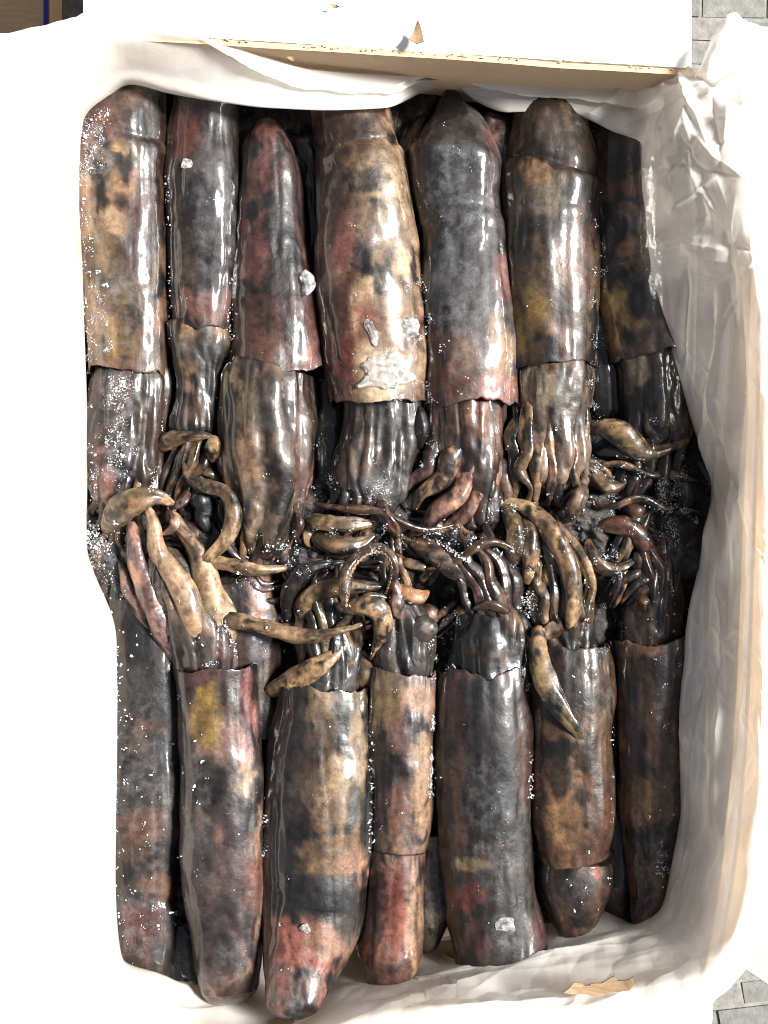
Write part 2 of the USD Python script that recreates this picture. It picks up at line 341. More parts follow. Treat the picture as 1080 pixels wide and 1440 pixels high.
# ------------------------------------------------------------------ plastic liner (one sheet lofted round the rim)
SEC = [   # (profile of 6 points px, py, z from the lip at the squid outwards), clockwise from the top left
    [(182, 118, .130), (179, 96, .143), (174, 52, .166), (172, 36, .170), (168, 22, .169), (164, 8, .168)],
    [(240, 131, .133), (240, 106, .143), (240, 62, .161), (240, 48, .168), (240, 38, .169), (240, 30, .168)],
    [(300, 142, .134), (300, 120, .139), (300, 74, .154), (300, 58, .162), (300, 56, .164), (300, 66, .162)],
    [(380, 152, .133), (380, 135, .136), (380, 94, .142), (380, 82, .146), (380, 84, .149), (380, 108, .146)],
    [(440, 155, .130), (440, 141, .132), (440, 106, .134), (440, 97, .136), (440, 99, .139), (440, 126, .137)],
    [(540, 152, .126), (545, 138, .127), (545, 114, .128), (545, 104, .128), (545, 107, .131), (546, 132, .131)],
    [(600, 128, .106), (602, 121, .112), (602, 110, .120), (602, 104, .124), (602, 107, .126), (602, 114, .122)],
    [(632, 119, .110), (632, 115, .114), (632, 108, .121), (632, 104, .124), (632, 106, .126), (634, 112, .124)],
    [(668, 142, .104), (668, 130, .110), (670, 112, .118), (671, 107, .121), (672, 110, .124), (676, 122, .121)],
    [(716, 158, .112), (716, 142, .114), (720, 118, .117), (722, 111, .119), (724, 116, .122), (730, 133, .121)],
    [(790, 156, .116), (794, 140, .117), (800, 122, .118), (804, 115, .120), (808, 119, .123), (812, 140, .123)],
    [(860, 184, .118), (870, 156, .120), (885, 126, .122), (890, 118, .124), (895, 122, .127), (900, 150, .130)],
    [(903, 205, .120), (920, 170, .144), (945, 125, .166), (962, 112, .172), (975, 100, .176), (980, 96, .172)],
    [(904, 250, .124), (925, 215, .155), (965, 140, .178), (990, 105, .185), (1010, 70, .186), (1025, 20, .176)],
    [(908, 292, .122), (945, 280, .152), (1000, 230, .180), (1030, 190, .188), (1060, 130, .186), (1100, 60, .168)],
    [(916, 375, .118), (962, 372, .144), (1020, 360, .172), (1056, 350, .184), (1100, 345, .182), (1160, 330, .160)],
    [(938, 462, .114), (980, 462, .134), (1040, 460, .164), (1072, 455, .178), (1104, 452, .178), (1160, 450, .155)],
    [(970, 580, .108), (1000, 575, .130), (1046, 570, .161), (1076, 570, .176), (1106, 570, .174), (1160, 570, .152)],
    [(1001, 692, .102), (1018, 690, .127), (1050, 690, .158), (1078, 690, .174), (1106, 690, .172), (1160, 690, .150)],
    [(982, 800, .106), (1004, 800, .128), (1046, 800, .158), (1076, 800, .174), (1106, 800, .172), (1160, 800, .150)],
    [(964, 900, .110), (994, 900, .129), (1042, 900, .158), (1074, 900, .174), (1104, 900, .172), (1160, 900, .150)],
    [(956, 1020, .112), (988, 1020, .130), (1040, 1020, .158), (1072, 1020, .174), (1104, 1020, .172), (1150, 1020, .150)],
    [(957, 1130, .110), (985, 1130, .130), (1036, 1130, .158), (1066, 1130, .174), (1096, 1130, .171), (1130, 1130, .150)],
    [(944, 1222, .110), (975, 1226, .130), (1026, 1232, .159), (1054, 1236, .175), (1076, 1244, .170), (1098, 1256, .155)],
    [(931, 1278, .110), (962, 1292, .129), (1008, 1306, .158), (1034, 1313, .172), (1054, 1322, .170), (1064, 1340, .163)],
    [(900, 1300, .110), (935, 1318, .128), (970, 1350, .155), (996, 1368, .170), (1014, 1380, .171), (1018, 1394, .168)],
    [(855, 1312, .110), (890, 1332, .126), (918, 1366, .152), (936, 1386, .167), (950, 1400, .171), (966, 1432, .167)],
    [(800, 1331, .110), (822, 1346, .124), (846, 1374, .150), (866, 1396, .165), (884, 1410, .170), (896, 1456, .166)],
    [(735, 1346, .110), (742, 1359, .122), (758, 1388, .144), (770, 1408, .163), (776, 1426, .169), (784, 1486, .165)],
    [(650, 1357, .112), (654, 1370, .120), (660, 1388, .140), (664, 1412, .164), (668, 1432, .169), (668, 1500, .164)],
    [(560, 1374, .096), (562, 1384, .110), (564, 1398, .134), (566, 1420, .162), (568, 1440, .169), (568, 1520, .164)],
    [(486, 1368, .082), (484, 1390, .104), (482, 1412, .132), (480, 1440, .160), (480, 1482, .169), (480, 1540, .165)],
    [(400, 1385, .070), (400, 1408, .090), (400, 1436, .112), (400, 1468, .148), (400, 1500, .168), (400, 1560, .166)],
    [(300, 1392, .086), (298, 1412, .106), (296, 1434, .130), (294, 1466, .156), (294, 1505, .169), (290, 1570, .166)],
    [(238, 1376, .122), (232, 1400, .134), (222, 1430, .150), (212, 1462, .163), (204, 1515, .170), (190, 1580, .165)],
    [(172, 1350, .122), (150, 1368, .138), (106, 1405, .158), (80, 1434, .165), (40, 1500, .170), (-60, 1580, .156)],
    [(162, 1230, .117), (138, 1232, .134), (94, 1238, .160), (70, 1242, .169), (50, 1246, .170), (-90, 1250, .150)],
    [(164, 1060, .117), (138, 1060, .134), (94, 1060, .160), (70, 1060, .169), (50, 1060, .170), (-90, 1060, .150)],
    [(164, 900, .112), (138, 900, .130), (94, 900, .158), (70, 900, .169), (50, 900, .170), (-90, 900, .150)],
    [(121, 760, .110), (110, 760, .134), (90, 760, .158), (68, 760, .169), (48, 760, .170), (-90, 760, .150)],
    [(122, 600, .116), (110, 600, .134), (90, 600, .158), (68, 600, .169), (48, 600, .170), (-90, 600, .150)],
    [(117, 430, .118), (108, 430, .134), (88, 430, .158), (66, 430, .169), (46, 430, .170), (-90, 430, .150)],
    [(113, 260, .119), (106, 258, .134), (84, 250, .160), (64, 245, .169), (48, 240, .170), (-90, 235, .150)],
    [(118, 172, .121), (110, 160, .136), (88, 122, .162), (70, 104, .169), (54, 94, .170), (-90, 80, .150)],
    [(146, 141, .123), (138, 122, .138), (116, 74, .164), (98, 54, .170), (82, 44, .170), (58, 36, .167)],
]
for sec in SEC:                                              # the sheet turns down behind the squid at its lip
    p, q = np.array(sec[0][:2], float), np.array(sec[2][:2], float)
    o = (q - p) / np.linalg.norm(q - p)
    under = {300: (300, 1330, .056), 400: (400, 1320, .048), 486: (486, 1300, .052), 560: (560, 1300, .056), 650: (652, 1352, .075), 735: (738, 1336, .070), 800: (795, 1262, .06), 855: (838, 1255, .06), 900: (868, 1246, .06)}.get(sec[0][0]) if sec[0][1] > 1300 else None
    sec.insert(0, under or (p[0] + o[0] * 16, p[1] + o[1] * 16, 0.062))
S = np.array([[W(*p) for p in s] for s in SEC])              # (n, 7, 3)
n_s = len(S)
arc = np.concatenate([[0], np.cumsum(sum(np.linalg.norm(np.roll(S[:, k], -1, 0) - S[:, k], axis=1) for k in (1, 3, 4)) / 3)])
Sx = np.concatenate([S[-3:], S, S[:3]])
ax_ = np.concatenate([arc[-4:-1] - arc[-1], arc[:-1], arc[-1] + arc[:3]])
NU, NV = 2300, 190
uu = np.linspace(0, arc[-1], NU, endpoint=False)
ring = PchipInterpolator(ax_, Sx, axis=0)(uu)                # (NU, 7, 3)
vv = np.linspace(0, 6, NV)
G = PchipInterpolator(np.arange(7), ring, axis=1)(vv)        # (NU, NV, 3)


def grid_normals(G, wrap):
    du = (np.roll(G, -1, 0) - np.roll(G, 1, 0)) if wrap else np.gradient(G, axis=0)
    dv = np.gradient(G, axis=1)
    n = np.cross(du, dv)
    return n / np.maximum(np.linalg.norm(n, axis=-1, keepdims=True), 1e-12)


Nn = grid_normals(G, True)
U = uu[:, None] * np.ones((1, NV))
V = np.ones((NU, 1)) * vv[None]
loop = np.stack([np.cos(U / arc[-1] * 2 * np.pi), np.sin(U / arc[-1] * 2 * np.pi)], -1) * arc[-1] / (2 * np.pi)


def ridged(fu, fv, seed, skew=0.0, oct=3):
    p = np.concatenate([loop * fu + (V * skew)[..., None], (V * fv)[..., None]], -1)
    n = fbm(p, oct, seed)
    return 1 - np.abs(2 * n - 1) * 2.2


pull = np.clip((V - 0.9) / 1.2, 0, 1)                        # taut where it touches the squid, loose above
wr = 0.0016 * pull * (ridged(12, 0.28, 11, 0.6, 1) - 0.45)
wr += 0.005 * pull * (fbm(G * 9, 1, 5) - 0.5)
from scipy.spatial import cKDTree


def facets(stretch, count, seed, lo, hi):
    """Crumpled film: flat cells that meet in sharp creases. The distance to the nearest of many random points, in a stretched space."""
    r = np.random.default_rng(seed)
    st = np.array(stretch)
    pts = r.uniform(lo, hi, (count, 3)) * st
    q = (G + 0.006 * np.stack([fbm(G * 25 + k * 9, 2, seed + k) - .5 for k in range(3)], -1)) * st
    d = cKDTree(pts).query(q.reshape(-1, 3))[0].reshape(G.shape[:2])
    return d - np.median(d)


LO, HI = np.array([-.3, -.36, .05]), np.array([.3, .36, .2])
f_long = facets((1, .22, 1), 700, 3, LO, HI)
f_small = facets((1, .6, 1), 5000, 4, LO, HI)
px_now = 540 + G[..., 0] * FPX / (CZ - G[..., 2])
py_now = 720 - G[..., 1] * FPX / (CZ - G[..., 2])
crump = np.clip((px_now - 880) / 60, 0, 1) * np.clip((430 - py_now) / 120, 0, 1) + np.clip((px_now - 760) / 80, 0, 1) * np.clip((py_now - 1290) / 50, 0, 1) * 0.7
cell = 1 - np.abs(2 * fbm(G * 30 + 3, 2, 21) - 1) * 2.4
right = np.clip((px_now - 800) / 80, 0, 1)
low = np.clip((py_now - 1280) / 40, 0, 1) * np.clip((px_now - 420) / 80, 0, 1)
wr -= 0.10 * pull * np.maximum(right, low) * f_small
rimz = np.clip((V - 3.4) / 1.2, 0, 1)
wr += 0.0022 * rimz * (1 - np.abs(2 * fbm(G * 40, 2, 31) - 1) * 2 - 0.4) * np.clip((px_now - 680) / 60, 0, 1)
flat_top = np.clip((170 - py_now) / 20, 0, 1) * np.clip((930 - px_now) / 60, 0, 1) * np.clip((px_now - 240) / 60, 0, 1)
wr *= 1 - 0.72 * flat_top
wr *= 1 - 0.85 * np.clip((200 - px_now) / 30, 0, 1)
G = G + Nn * wr[..., None]
# long folds hanging down the right-hand side
fold = np.zeros_like(wr)
frng = np.random.default_rng(77)
FOLDS = [(1012, 380, 1000, 700, 9, .005), (1000, 690, 962, 930, 10, .0045), (988, 560, 998, 760, 7, .003), (975, 880, 985, 1180, 9, .0035), (1020, 820, 1005, 1200, 8, .004),
         (1030, 430, 1028, 800, 7, .004), (955, 1010, 985, 1130, 7, .0025), (940, 300, 1010, 250, 9, .005), (925, 345, 1000, 330, 8, .004), (960, 210, 1020, 330, 9, .005),
         (620, 1384, 860, 1352, 14, .0025), (940, 1280, 975, 1180, 6, .003), (955, 1290, 1000, 1150, 6, .0035),
         (1002, 400, 990, 560, 6, -.003), (1040, 380, 1040, 700, 10, -.005), (1045, 700, 1030, 1150, 12, -.005), (995, 900, 1000, 1150, 8, -.003)]
for _ in range(36):                                          # up and down the right side
    x0, y0, L = frng.uniform(960, 1075), frng.uniform(330, 1000), frng.uniform(120, 420)
    a = frng.normal(math.pi / 2, .16)
    FOLDS.append((x0, y0, x0 + L * math.cos(a), y0 + L * math.sin(a), frng.uniform(4, 15), frng.uniform(.0012, .0038) * frng.choice([-1, 1])))
for _ in range(46):                                          # the crumpled corner at the top right
    x0, y0, L = frng.uniform(905, 1060), frng.uniform(60, 400), frng.uniform(60, 190)
    a = frng.uniform(0, math.pi)
    FOLDS.append((x0, y0, x0 + L * math.cos(a), y0 + L * math.sin(a), frng.uniform(5, 18), frng.uniform(.0016, .0050) * frng.choice([-1, 1])))
for _ in range(30):                                          # along the bottom, following the lip
    x0, y0, L = frng.uniform(480, 960), frng.uniform(1320, 1400), frng.uniform(80, 260)
    a = frng.normal(-.24, .18)
    FOLDS.append((x0, y0, x0 + L * math.cos(a), y0 + L * math.sin(a), frng.uniform(11, 19), frng.uniform(.0008, .0022)))
for _ in range(80):                                          # fine sharp creases
    x0, y0, L = frng.uniform(930, 1075), frng.uniform(120, 1180), frng.uniform(40, 160)
    a = frng.normal(math.pi / 2, .5)
    FOLDS.append((x0, y0, x0 + L * math.cos(a), y0 + L * math.sin(a), frng.uniform(1.8, 3.6), frng.uniform(.0005, .0012)))
for (x0, y0, x1, y1, w, h) in FOLDS:
    d = np.array([x1 - x0, y1 - y0], float)
    L = np.hypot(*d)
    d /= L
    rx, ry = px_now - x0, py_now - y0
    t = (rx * d[0] + ry * d[1]) / L
    q = -rx * d[1] + ry * d[0] + 10 * (fbm(np.stack([t * 2 + x0, 0 * t, 0 * t], -1), 2, 3) - .5)
    e = np.clip(np.minimum(t, 1 - t) * 4, 0, 1)
    ww = w * (0.5 + 0.9 * np.clip(t, 0, 1))
    fold += 0.9 * h * e * np.exp(-np.abs(q) / ww) * np.clip((V - 0.95) * 2.2, 0, 1)
G = G + (Nn * np.where(Nn[..., 2:3] < 0, -1, 1)) * fold[..., None]
# ragged outer edge
edge = np.clip((V - 4.6) / 1.4, 0, 1) ** 2
tang = G[:, -1] - G[:, -12]
tang /= np.maximum(np.linalg.norm(tang, axis=-1, keepdims=True), 1e-9)
rag = (fbm(np.concatenate([loop[:, 0] * 120, uu[:, None] * 0], -1), 4, 41) - 0.5) * 0.012
G = G + tang[:, None, :] * (edge * rag[:, None] * np.where(flat_top[:, -1:] > 0.2, 0.25, 1.0))[..., None]
idx = np.arange(NU * NV).reshape(NU, NV)
nx = np.roll(idx, -1, 0)
quads = np.stack([idx[:, :-1], nx[:, :-1], nx[:, 1:], idx[:, 1:]], -1).reshape(-1, 4)
liner = part('plastic_liner', (G.reshape(-1, 3), quads), film_mat)
tag(liner, 'crumpled milky plastic bag lining the carton and folded over its rim', 'plastic bag')

# ------------------------------------------------------------------ squid
TAN, CREAM, PEACH = (0.34, 0.21, 0.115), (0.46, 0.335, 0.21), (0.42, 0.235, 0.16)
OLIVE, YELLOW, ORANGE = (0.20, 0.145, 0.062), (0.46, 0.31, 0.045), (0.21, 0.118, 0.064)
PURPLE, MAUVE, RED = (0.105, 0.045, 0.042), (0.20, 0.115, 0.115), (0.215, 0.062, 0.045)
BROWN, INK, GREY, SALMON = (0.10, 0.058, 0.036), (0.017, 0.015, 0.015), (0.085, 0.078, 0.075), (0.36, 0.15, 0.105)


def sm(a, b, x):
    t = np.clip((x - a) / (b - a), 0, 1)
    return t * t * (3 - 2 * t)


def skin_of(P, seed, light=TAN, mid=PURPLE, dark=INK, lt=0.5, dk=0.56, spots=(), f=1.0, stretch=0.62, along=1):
    """Pigment of the skin at the points P: two marbled pigments and ink stains, then the marks this animal has of its own."""
    q = P.copy()
    q[:, along] *= stretch
    q = q * f
    warp = np.stack([fbm(q * 60 + 7, 2, seed + 51), fbm(q * 60 + 17, 2, seed + 52), fbm(q * 60 + 27, 2, seed + 53)], -1) - 0.5
    n1 = fbm(q * 58 + seed * 3.1 + warp * 1.1, 4, seed)
    n2 = fbm(q * 62 + seed * 5.7 + warp * 1.3 + 40, 4, seed + 7)
    n3 = fbm(q * 170 + warp * 2, 4, seed + 13)
    c = np.ones((len(P), 1)) * np.array(mid) * (0.75 + 0.5 * n3[:, None])
    w = sm(lt - 0.12, lt + 0.14, n1 + 0.55 * (n3 - .5))[:, None]
    c = c * (1 - w) + np.array(light) * w
    px = 540 + P[:, 0] * FPX / (CZ - P[:, 2])
    py = 720 - P[:, 1] * FPX / (CZ - P[:, 2])
    # ink under the listed marks, so that they stay readable
    w = sm(dk - 0.09, dk + 0.10, n2 + 0.60 * (n3 - .5))[:, None] * 0.93
    c = c * (1 - w) + np.array(dark) * w
    for (x, y, rx, ry, col, al) in spots:
        d = ((px - x) / rx) ** 2 + ((py - y) / ry) ** 2 + 3.0 * (n2 - .5) + 3.8 * (n3 - .5)
        w = sm(1.55, 0.28, d)[:, None] * al * 0.95
        c = c * (1 - w) + np.array(col) * (0.85 + 0.3 * n3[:, None]) * w
    smear = fbm(q * np.array([34, 20, 34]) + 90 + warp * 1.5, 4, seed + 31)
    c = 0.74 * c ** 1.32 * (0.34 + 1.06 * sm(.32, .66, smear))[:, None] * np.array([.97, .955, .88])
    g = c @ np.array([.3, .55, .15])
    return np.clip(c * 0.82 + g[:, None] * 0.18, 0.003, 0.9)


def frost_of(P, seed, areas):
    px = 540 + P[:, 0] * FPX / (CZ - P[:, 2])
    py = 720 - P[:, 1] * FPX / (CZ - P[:, 2])
    fr = np.zeros(len(P))
    for (x, y, rx, ry, al) in areas:
        d = ((px - x) / rx) ** 2 + ((py - y) / ry) ** 2 + 1.6 * (fbm(P * 90, 3, seed + 3) - .5)
        fr = np.maximum(fr, al * sm(1.3, 0.3, d))
    return fr


TOPS = []                                                     # every skin vertex, for laying frost on


def tube(C, a, b, nv, power=2.2, cap0=None, cap1=None, hem=None, shape=None, tilt_up=None):
    """Skin of a tapering body: centres C, half widths a, half heights b. cap0/cap1: the end is rounded over that many metres; hem: 0 or 1, the end that is an open cut edge with a thick lip."""
    C, a, b = np.asarray(C, float), np.asarray(a, float).copy(), np.asarray(b, float).copy()
    T = np.gradient(C, axis=0)
    T /= np.linalg.norm(T, axis=1, keepdims=True)
    s = np.concatenate([[0], np.cumsum(np.linalg.norm(np.diff(C, axis=0), axis=1))])
    for cap, d in ((cap0, s), (cap1, s[-1] - s)):
        if cap:
            t = np.clip(1 - d / cap, 0, 1)
            k = np.sqrt(np.maximum(1 - t * t, 0.0004))
            a *= k
            b *= k
    side = np.cross(T, [0, 0, 1.0])
    side /= np.maximum(np.linalg.norm(side, axis=1, keepdims=True), 1e-9)
    upv = np.cross(side, T)
    th = np.linspace(0, 2 * np.pi, nv, endpoint=False)
    ct, st = np.cos(th), np.sin(th)
    e = 2.0 / power
    cx, sx = np.sign(ct) * np.abs(ct) ** e, np.sign(st) * np.abs(st) ** e
    rad = np.ones((len(C), nv)) if shape is None else shape(s, th)
    X = C[:, None] + side[:, None] * (a[:, None] * cx[None] * rad)[..., None] + upv[:, None] * (b[:, None] * sx[None] * rad)[..., None]
    if hem is not None:
        i, sg = (0, -1) if hem == 0 else (len(C) - 1, 1)
        base, c, t = X[i], C[i], T[i] * sg
        rings = [c + (base - c) * k + t * o for k, o in ((0.993, .0006), (0.975, .0010), (0.955, .0006), (0.94, -.0008), (0.92, -.006), (0.86, -.022))]
        rings = np.stack(rings)
        X = np.concatenate([rings[::-1], X]) if hem == 0 else np.concatenate([X, rings])
    return X, th


def closed(X, fill0=True, fill1=True):
    n, m = X.shape[:2]
    idx = np.arange(n * m).reshape(n, m)
    j = np.roll(idx, -1, 1)
    q = np.stack([idx[:-1], idx[1:], j[1:], j[:-1]], -1).reshape(-1, 4)
    f = np.vstack([q[:, [0, 1, 2]], q[:, [0, 2, 3]]])
    v = X.reshape(-1, 3)
    for fill, i, flip in ((fill0, 0, False), (fill1, n - 1, True)):
        if fill:
            c = len(v)
            v = np.vstack([v, X[i].mean(0)])
            t = np.stack([np.full(m, c), idx[i], np.roll(idx[i], -1)], -1)
            f = np.vstack([f, t[:, ::-1] if flip else t])
    # outward
    if trimesh.Trimesh(v, f, process=False).volume < 0:
        f = f[:, ::-1]
    return v, f


def lumps(X, seed, amp, f=40, furrow=0.0):
    """Pushes the skin in and out a little, away from the body's axis."""
    c = X.mean(1, keepdims=True)
    d = X - c
    d /= np.maximum(np.linalg.norm(d, axis=-1, keepdims=True), 1e-9)
    n = (fbm(X * f, 3, seed) - 0.5) * 2.2 * amp + (fbm(X * f * 0.5 + 9, 2, seed + 21) - 0.5) * 5.4 * amp + (fbm(X * f * 4.2 * np.array([1, .7, 1]), 3, seed + 4) - 0.5) * amp * 0.4
    if furrow:
        fr_ = 1 - np.abs(2 * fbm(X * np.array([95, 9, 95]) + seed, 3, seed + 31) - 1) * 2.2
        n = n - furrow * np.clip(fr_, 0, 1) ** 2 + furrow * .3
    return X + d * n[..., None]


def body_rows(rows, step=3.0):
    R = np.array([(r + (0.0,))[:4] if len(r) < 4 else r for r in rows], float)
    o = np.argsort(R[:, 0])
    R = R[o]
    y = np.arange(R[0, 0], R[-1, 0] + 0.01, step)
    f = PchipInterpolator(R[:, 0], R[:, 1:], axis=0)(y)
    f[:, 0] -= 4.5
    f[:, 1] += 4.5
    return y, f[:, 0], f[:, 1], f[:, 2]


def mantle(sq, rows, zc, flat=0.84, hem=None, tip=None, creases=(), seed=0, amp=0.0016, name='mantle', pig=None, spots=(), frost=(), nv=110, power=2.08, tilt=0.0, ridges=()):
    y, xl, xr, dz = body_rows(rows)
    z = zc + dz
    C = np.stack([W((l + r) / 2, yy, zz) for yy, l, r, zz in zip(y, xl, xr, z)])
    a = np.array([MM((r - l) / 2, zz) for l, r, zz in zip(xl, xr, z)])
    b = a * flat
    cap0 = cap1 = None
    if tip == 'top':
        cap0 = max(a[2], .006) * 0.55
    if tip == 'bottom':
        cap1 = max(a[-3], .006) * 0.55
    if tip == 'both':
        cap0, cap1 = max(a[2], .006) * .8, max(a[-3], .006) * .8

    def shape(s, th):
        r = np.ones((len(s), len(th)))
        for (yc, depth, wd, tl) in creases:
            yy = y[:, None] + tl * np.cos(th)[None] + 7 * (fbm(np.stack([np.cos(th) * 2 + yc, np.sin(th) * 2, th * 0], -1), 2, seed) - .5)[None]
            r = r - depth * np.exp(-((yy - yc) / wd) ** 2) + depth * 0.55 * np.exp(-((yy - yc - 2.2 * wd) / (1.6 * wd)) ** 2)
        for (tc, h, wd) in ridges:
            r = r + h * np.exp(-(((th[None] - tc + np.pi) % (2 * np.pi) - np.pi + 0.12 * np.sin(s * 40)[:, None]) / wd) ** 2)
        return r
    X, th = tube(C, a, b, nv, power, cap0, cap1, {None: None, 'top': 0, 'bottom': 1}[hem], shape)
    if hem:
        i = 6 if hem == 'top' else -7
        c = X[i].mean(0)
        yy = np.abs(X[..., 1] - c[1])
        k = np.clip(1 - yy / 0.03, 0, 1) ** 2
        X[..., 1] += k * ((fbm(np.stack([np.cos(th) * 1.6 + seed, np.sin(th) * 1.6, th * 0], -1), 3, seed + 2) - .5) * 0.011 + (fbm(np.stack([np.cos(th) * 6 + seed, np.sin(th) * 6, th * 0], -1), 3, seed + 5) - .5) * 0.004 + tilt * np.cos(th))[None]
    X = lumps(X, seed, amp, furrow=0.0008)
    v, f = closed(X, hem != 'top', hem != 'bottom')
    pig = dict(pig or {})
    TOPS.append(v)
    return part(name, (v, f), skin_mat, sq, skin=skin_of(v, seed, spots=spots, **pig), frost=frost_of(v, seed, frost))


def path_tube(pts, wid, n_per=2.2):
    """Smooth centre line through (px, py, z) points, with widths in photo pixels."""
    P = np.array([W(*p) for p in pts])
    w = np.array([MM(x / 2, p[2]) for x, p in zip(wid, pts)])
    t = np.concatenate([[0], np.cumsum(np.linalg.norm(np.diff(P, axis=0), axis=1))])
    n = max(10, int(t[-1] / 0.0011))
    tt = np.linspace(0, t[-1], n)
    C = CubicSpline(t, P, axis=0, bc_type='natural')(tt) if len(P) > 2 else np.stack([np.interp(tt, t, P[:, k]) for k in range(3)], 1)
    return C, PchipInterpolator(t, w)(tt)


arng = np.random.default_rng(21)


def loose_arms(sq, cx, cy, rx, ry, n, pigs=('dark', 'brown', 'plum', 'olive'), z0=.098, z1=.110):
    """The thin twisted arms that fill the tangle under the larger ones."""
    for _ in range(n):
        x, y = cx + arng.normal(0, rx), cy + arng.normal(0, ry)
        ang, k, st = arng.uniform(0, 2 * np.pi), arng.normal(0, .30), arng.uniform(15, 24)
        m = arng.integers(4, 7)
        mid, nrm = [], []
        for i in range(m):
            mid.append((x, y))
            nrm.append((-math.sin(ang), math.cos(ang)))
            x, y = x + st * math.cos(ang), y + st * math.sin(ang)
            ang += k + arng.normal(0, .10)
        ws = arng.uniform(10, 17)
        h = arng.uniform(.3, 1.0)
        for q in range(arng.integers(1, 4)):                  # strands lying side by side, as they left the head
            off = (q - 1) * ws * 0.78
            pts, w = [], []
            for i in range(m):
                u = i / (m - 1)
                o = off * (1 + 0.5 * u * (q - 1)) + arng.normal(0, 1.2)
                pts.append((mid[i][0] + nrm[i][0] * o, mid[i][1] + nrm[i][1] * o, z0 + (z1 - z0) * h * math.sin(math.pi * (0.15 + 0.7 * u)) - 0.0012 * abs(q - 1)))
                w.append(ws * (1.25 - 0.7 * u))
            arm(sq, pts, w, pigs[arng.integers(len(pigs))], seed=int(arng.integers(1000)), nv=16)


def bundle(sq, path, n, pigs, seed=0):
    """The arms of one head lying side by side along a path of (px, py, half width, z), parting a little towards their tips."""
    r = np.random.default_rng(seed)
    P = np.array(path, float)
    k = np.linspace(0, len(P) - 1, 7)
    Q = PchipInterpolator(np.arange(len(P)), P, axis=0)(k)
    d = np.gradient(Q[:, :2], axis=0)
    d /= np.linalg.norm(d, axis=1, keepdims=True)
    nr = np.stack([-d[:, 1], d[:, 0]], -1)
    for q in range(n):
        o = (q - (n - 1) / 2) / max((n - 1) / 2, 1)
        lift = 1 - o * o
        L = r.uniform(.82, 1.0)
        wob = r.normal(0, .10, 7) * np.linspace(.2, 1.6, 7)
        pts, w = [], []
        for i in range(7):
            t = i / 6 * L
            j = t * 6
            row = PchipInterpolator(np.arange(7), Q, axis=0)(j)
            nn = np.array([np.interp(j, np.arange(7), nr[:, 0]), np.interp(j, np.arange(7), nr[:, 1])])
            off = (o * (0.86 + 0.25 * t) + wob[i]) * row[2]
            pts.append((row[0] + nn[0] * off, row[1] + nn[1] * off, row[3] + .004 * lift - .003 * (1 - lift) + r.normal(0, .0008)))
            w.append(2.0 * Q[:, 2].mean() / n * (2.05 - 1.0 * t))
        arm(sq, pts, w, pigs[int(r.integers(len(pigs)))], seed=int(r.integers(1000)), flat=.75, nv=22)


def long_tentacle(sq, pts, w, pig, seed):
    arm(sq, pts, w, pig, seed=seed, nv=18, flat=.8, name='tentacle')


PIGS = dict(
    cream=dict(light=(.47, .345, .215), mid=(.34, .22, .135), lt=.48, dk=.69),
    tan=dict(light=(.42, .29, .16), mid=(.25, .155, .08), lt=.50, dk=.585), olive=dict(light=TAN, mid=OLIVE, lt=.50, dk=.57), brown=dict(light=ORANGE, mid=BROWN, lt=.52, dk=.56),
    dark=dict(light=BROWN, mid=(0.04, 0.03, 0.028), lt=.55, dk=.50), pink=dict(light=PEACH, mid=MAUVE, lt=.50, dk=.62), plum=dict(light=(0.17, .09, .075), mid=(.07, .038, .04), lt=.52, dk=.54),
    red=dict(light=ORANGE, mid=(0.15, .06, .038), lt=.5, dk=.57), mixed=dict(light=TAN, mid=BROWN, lt=.48, dk=.55))


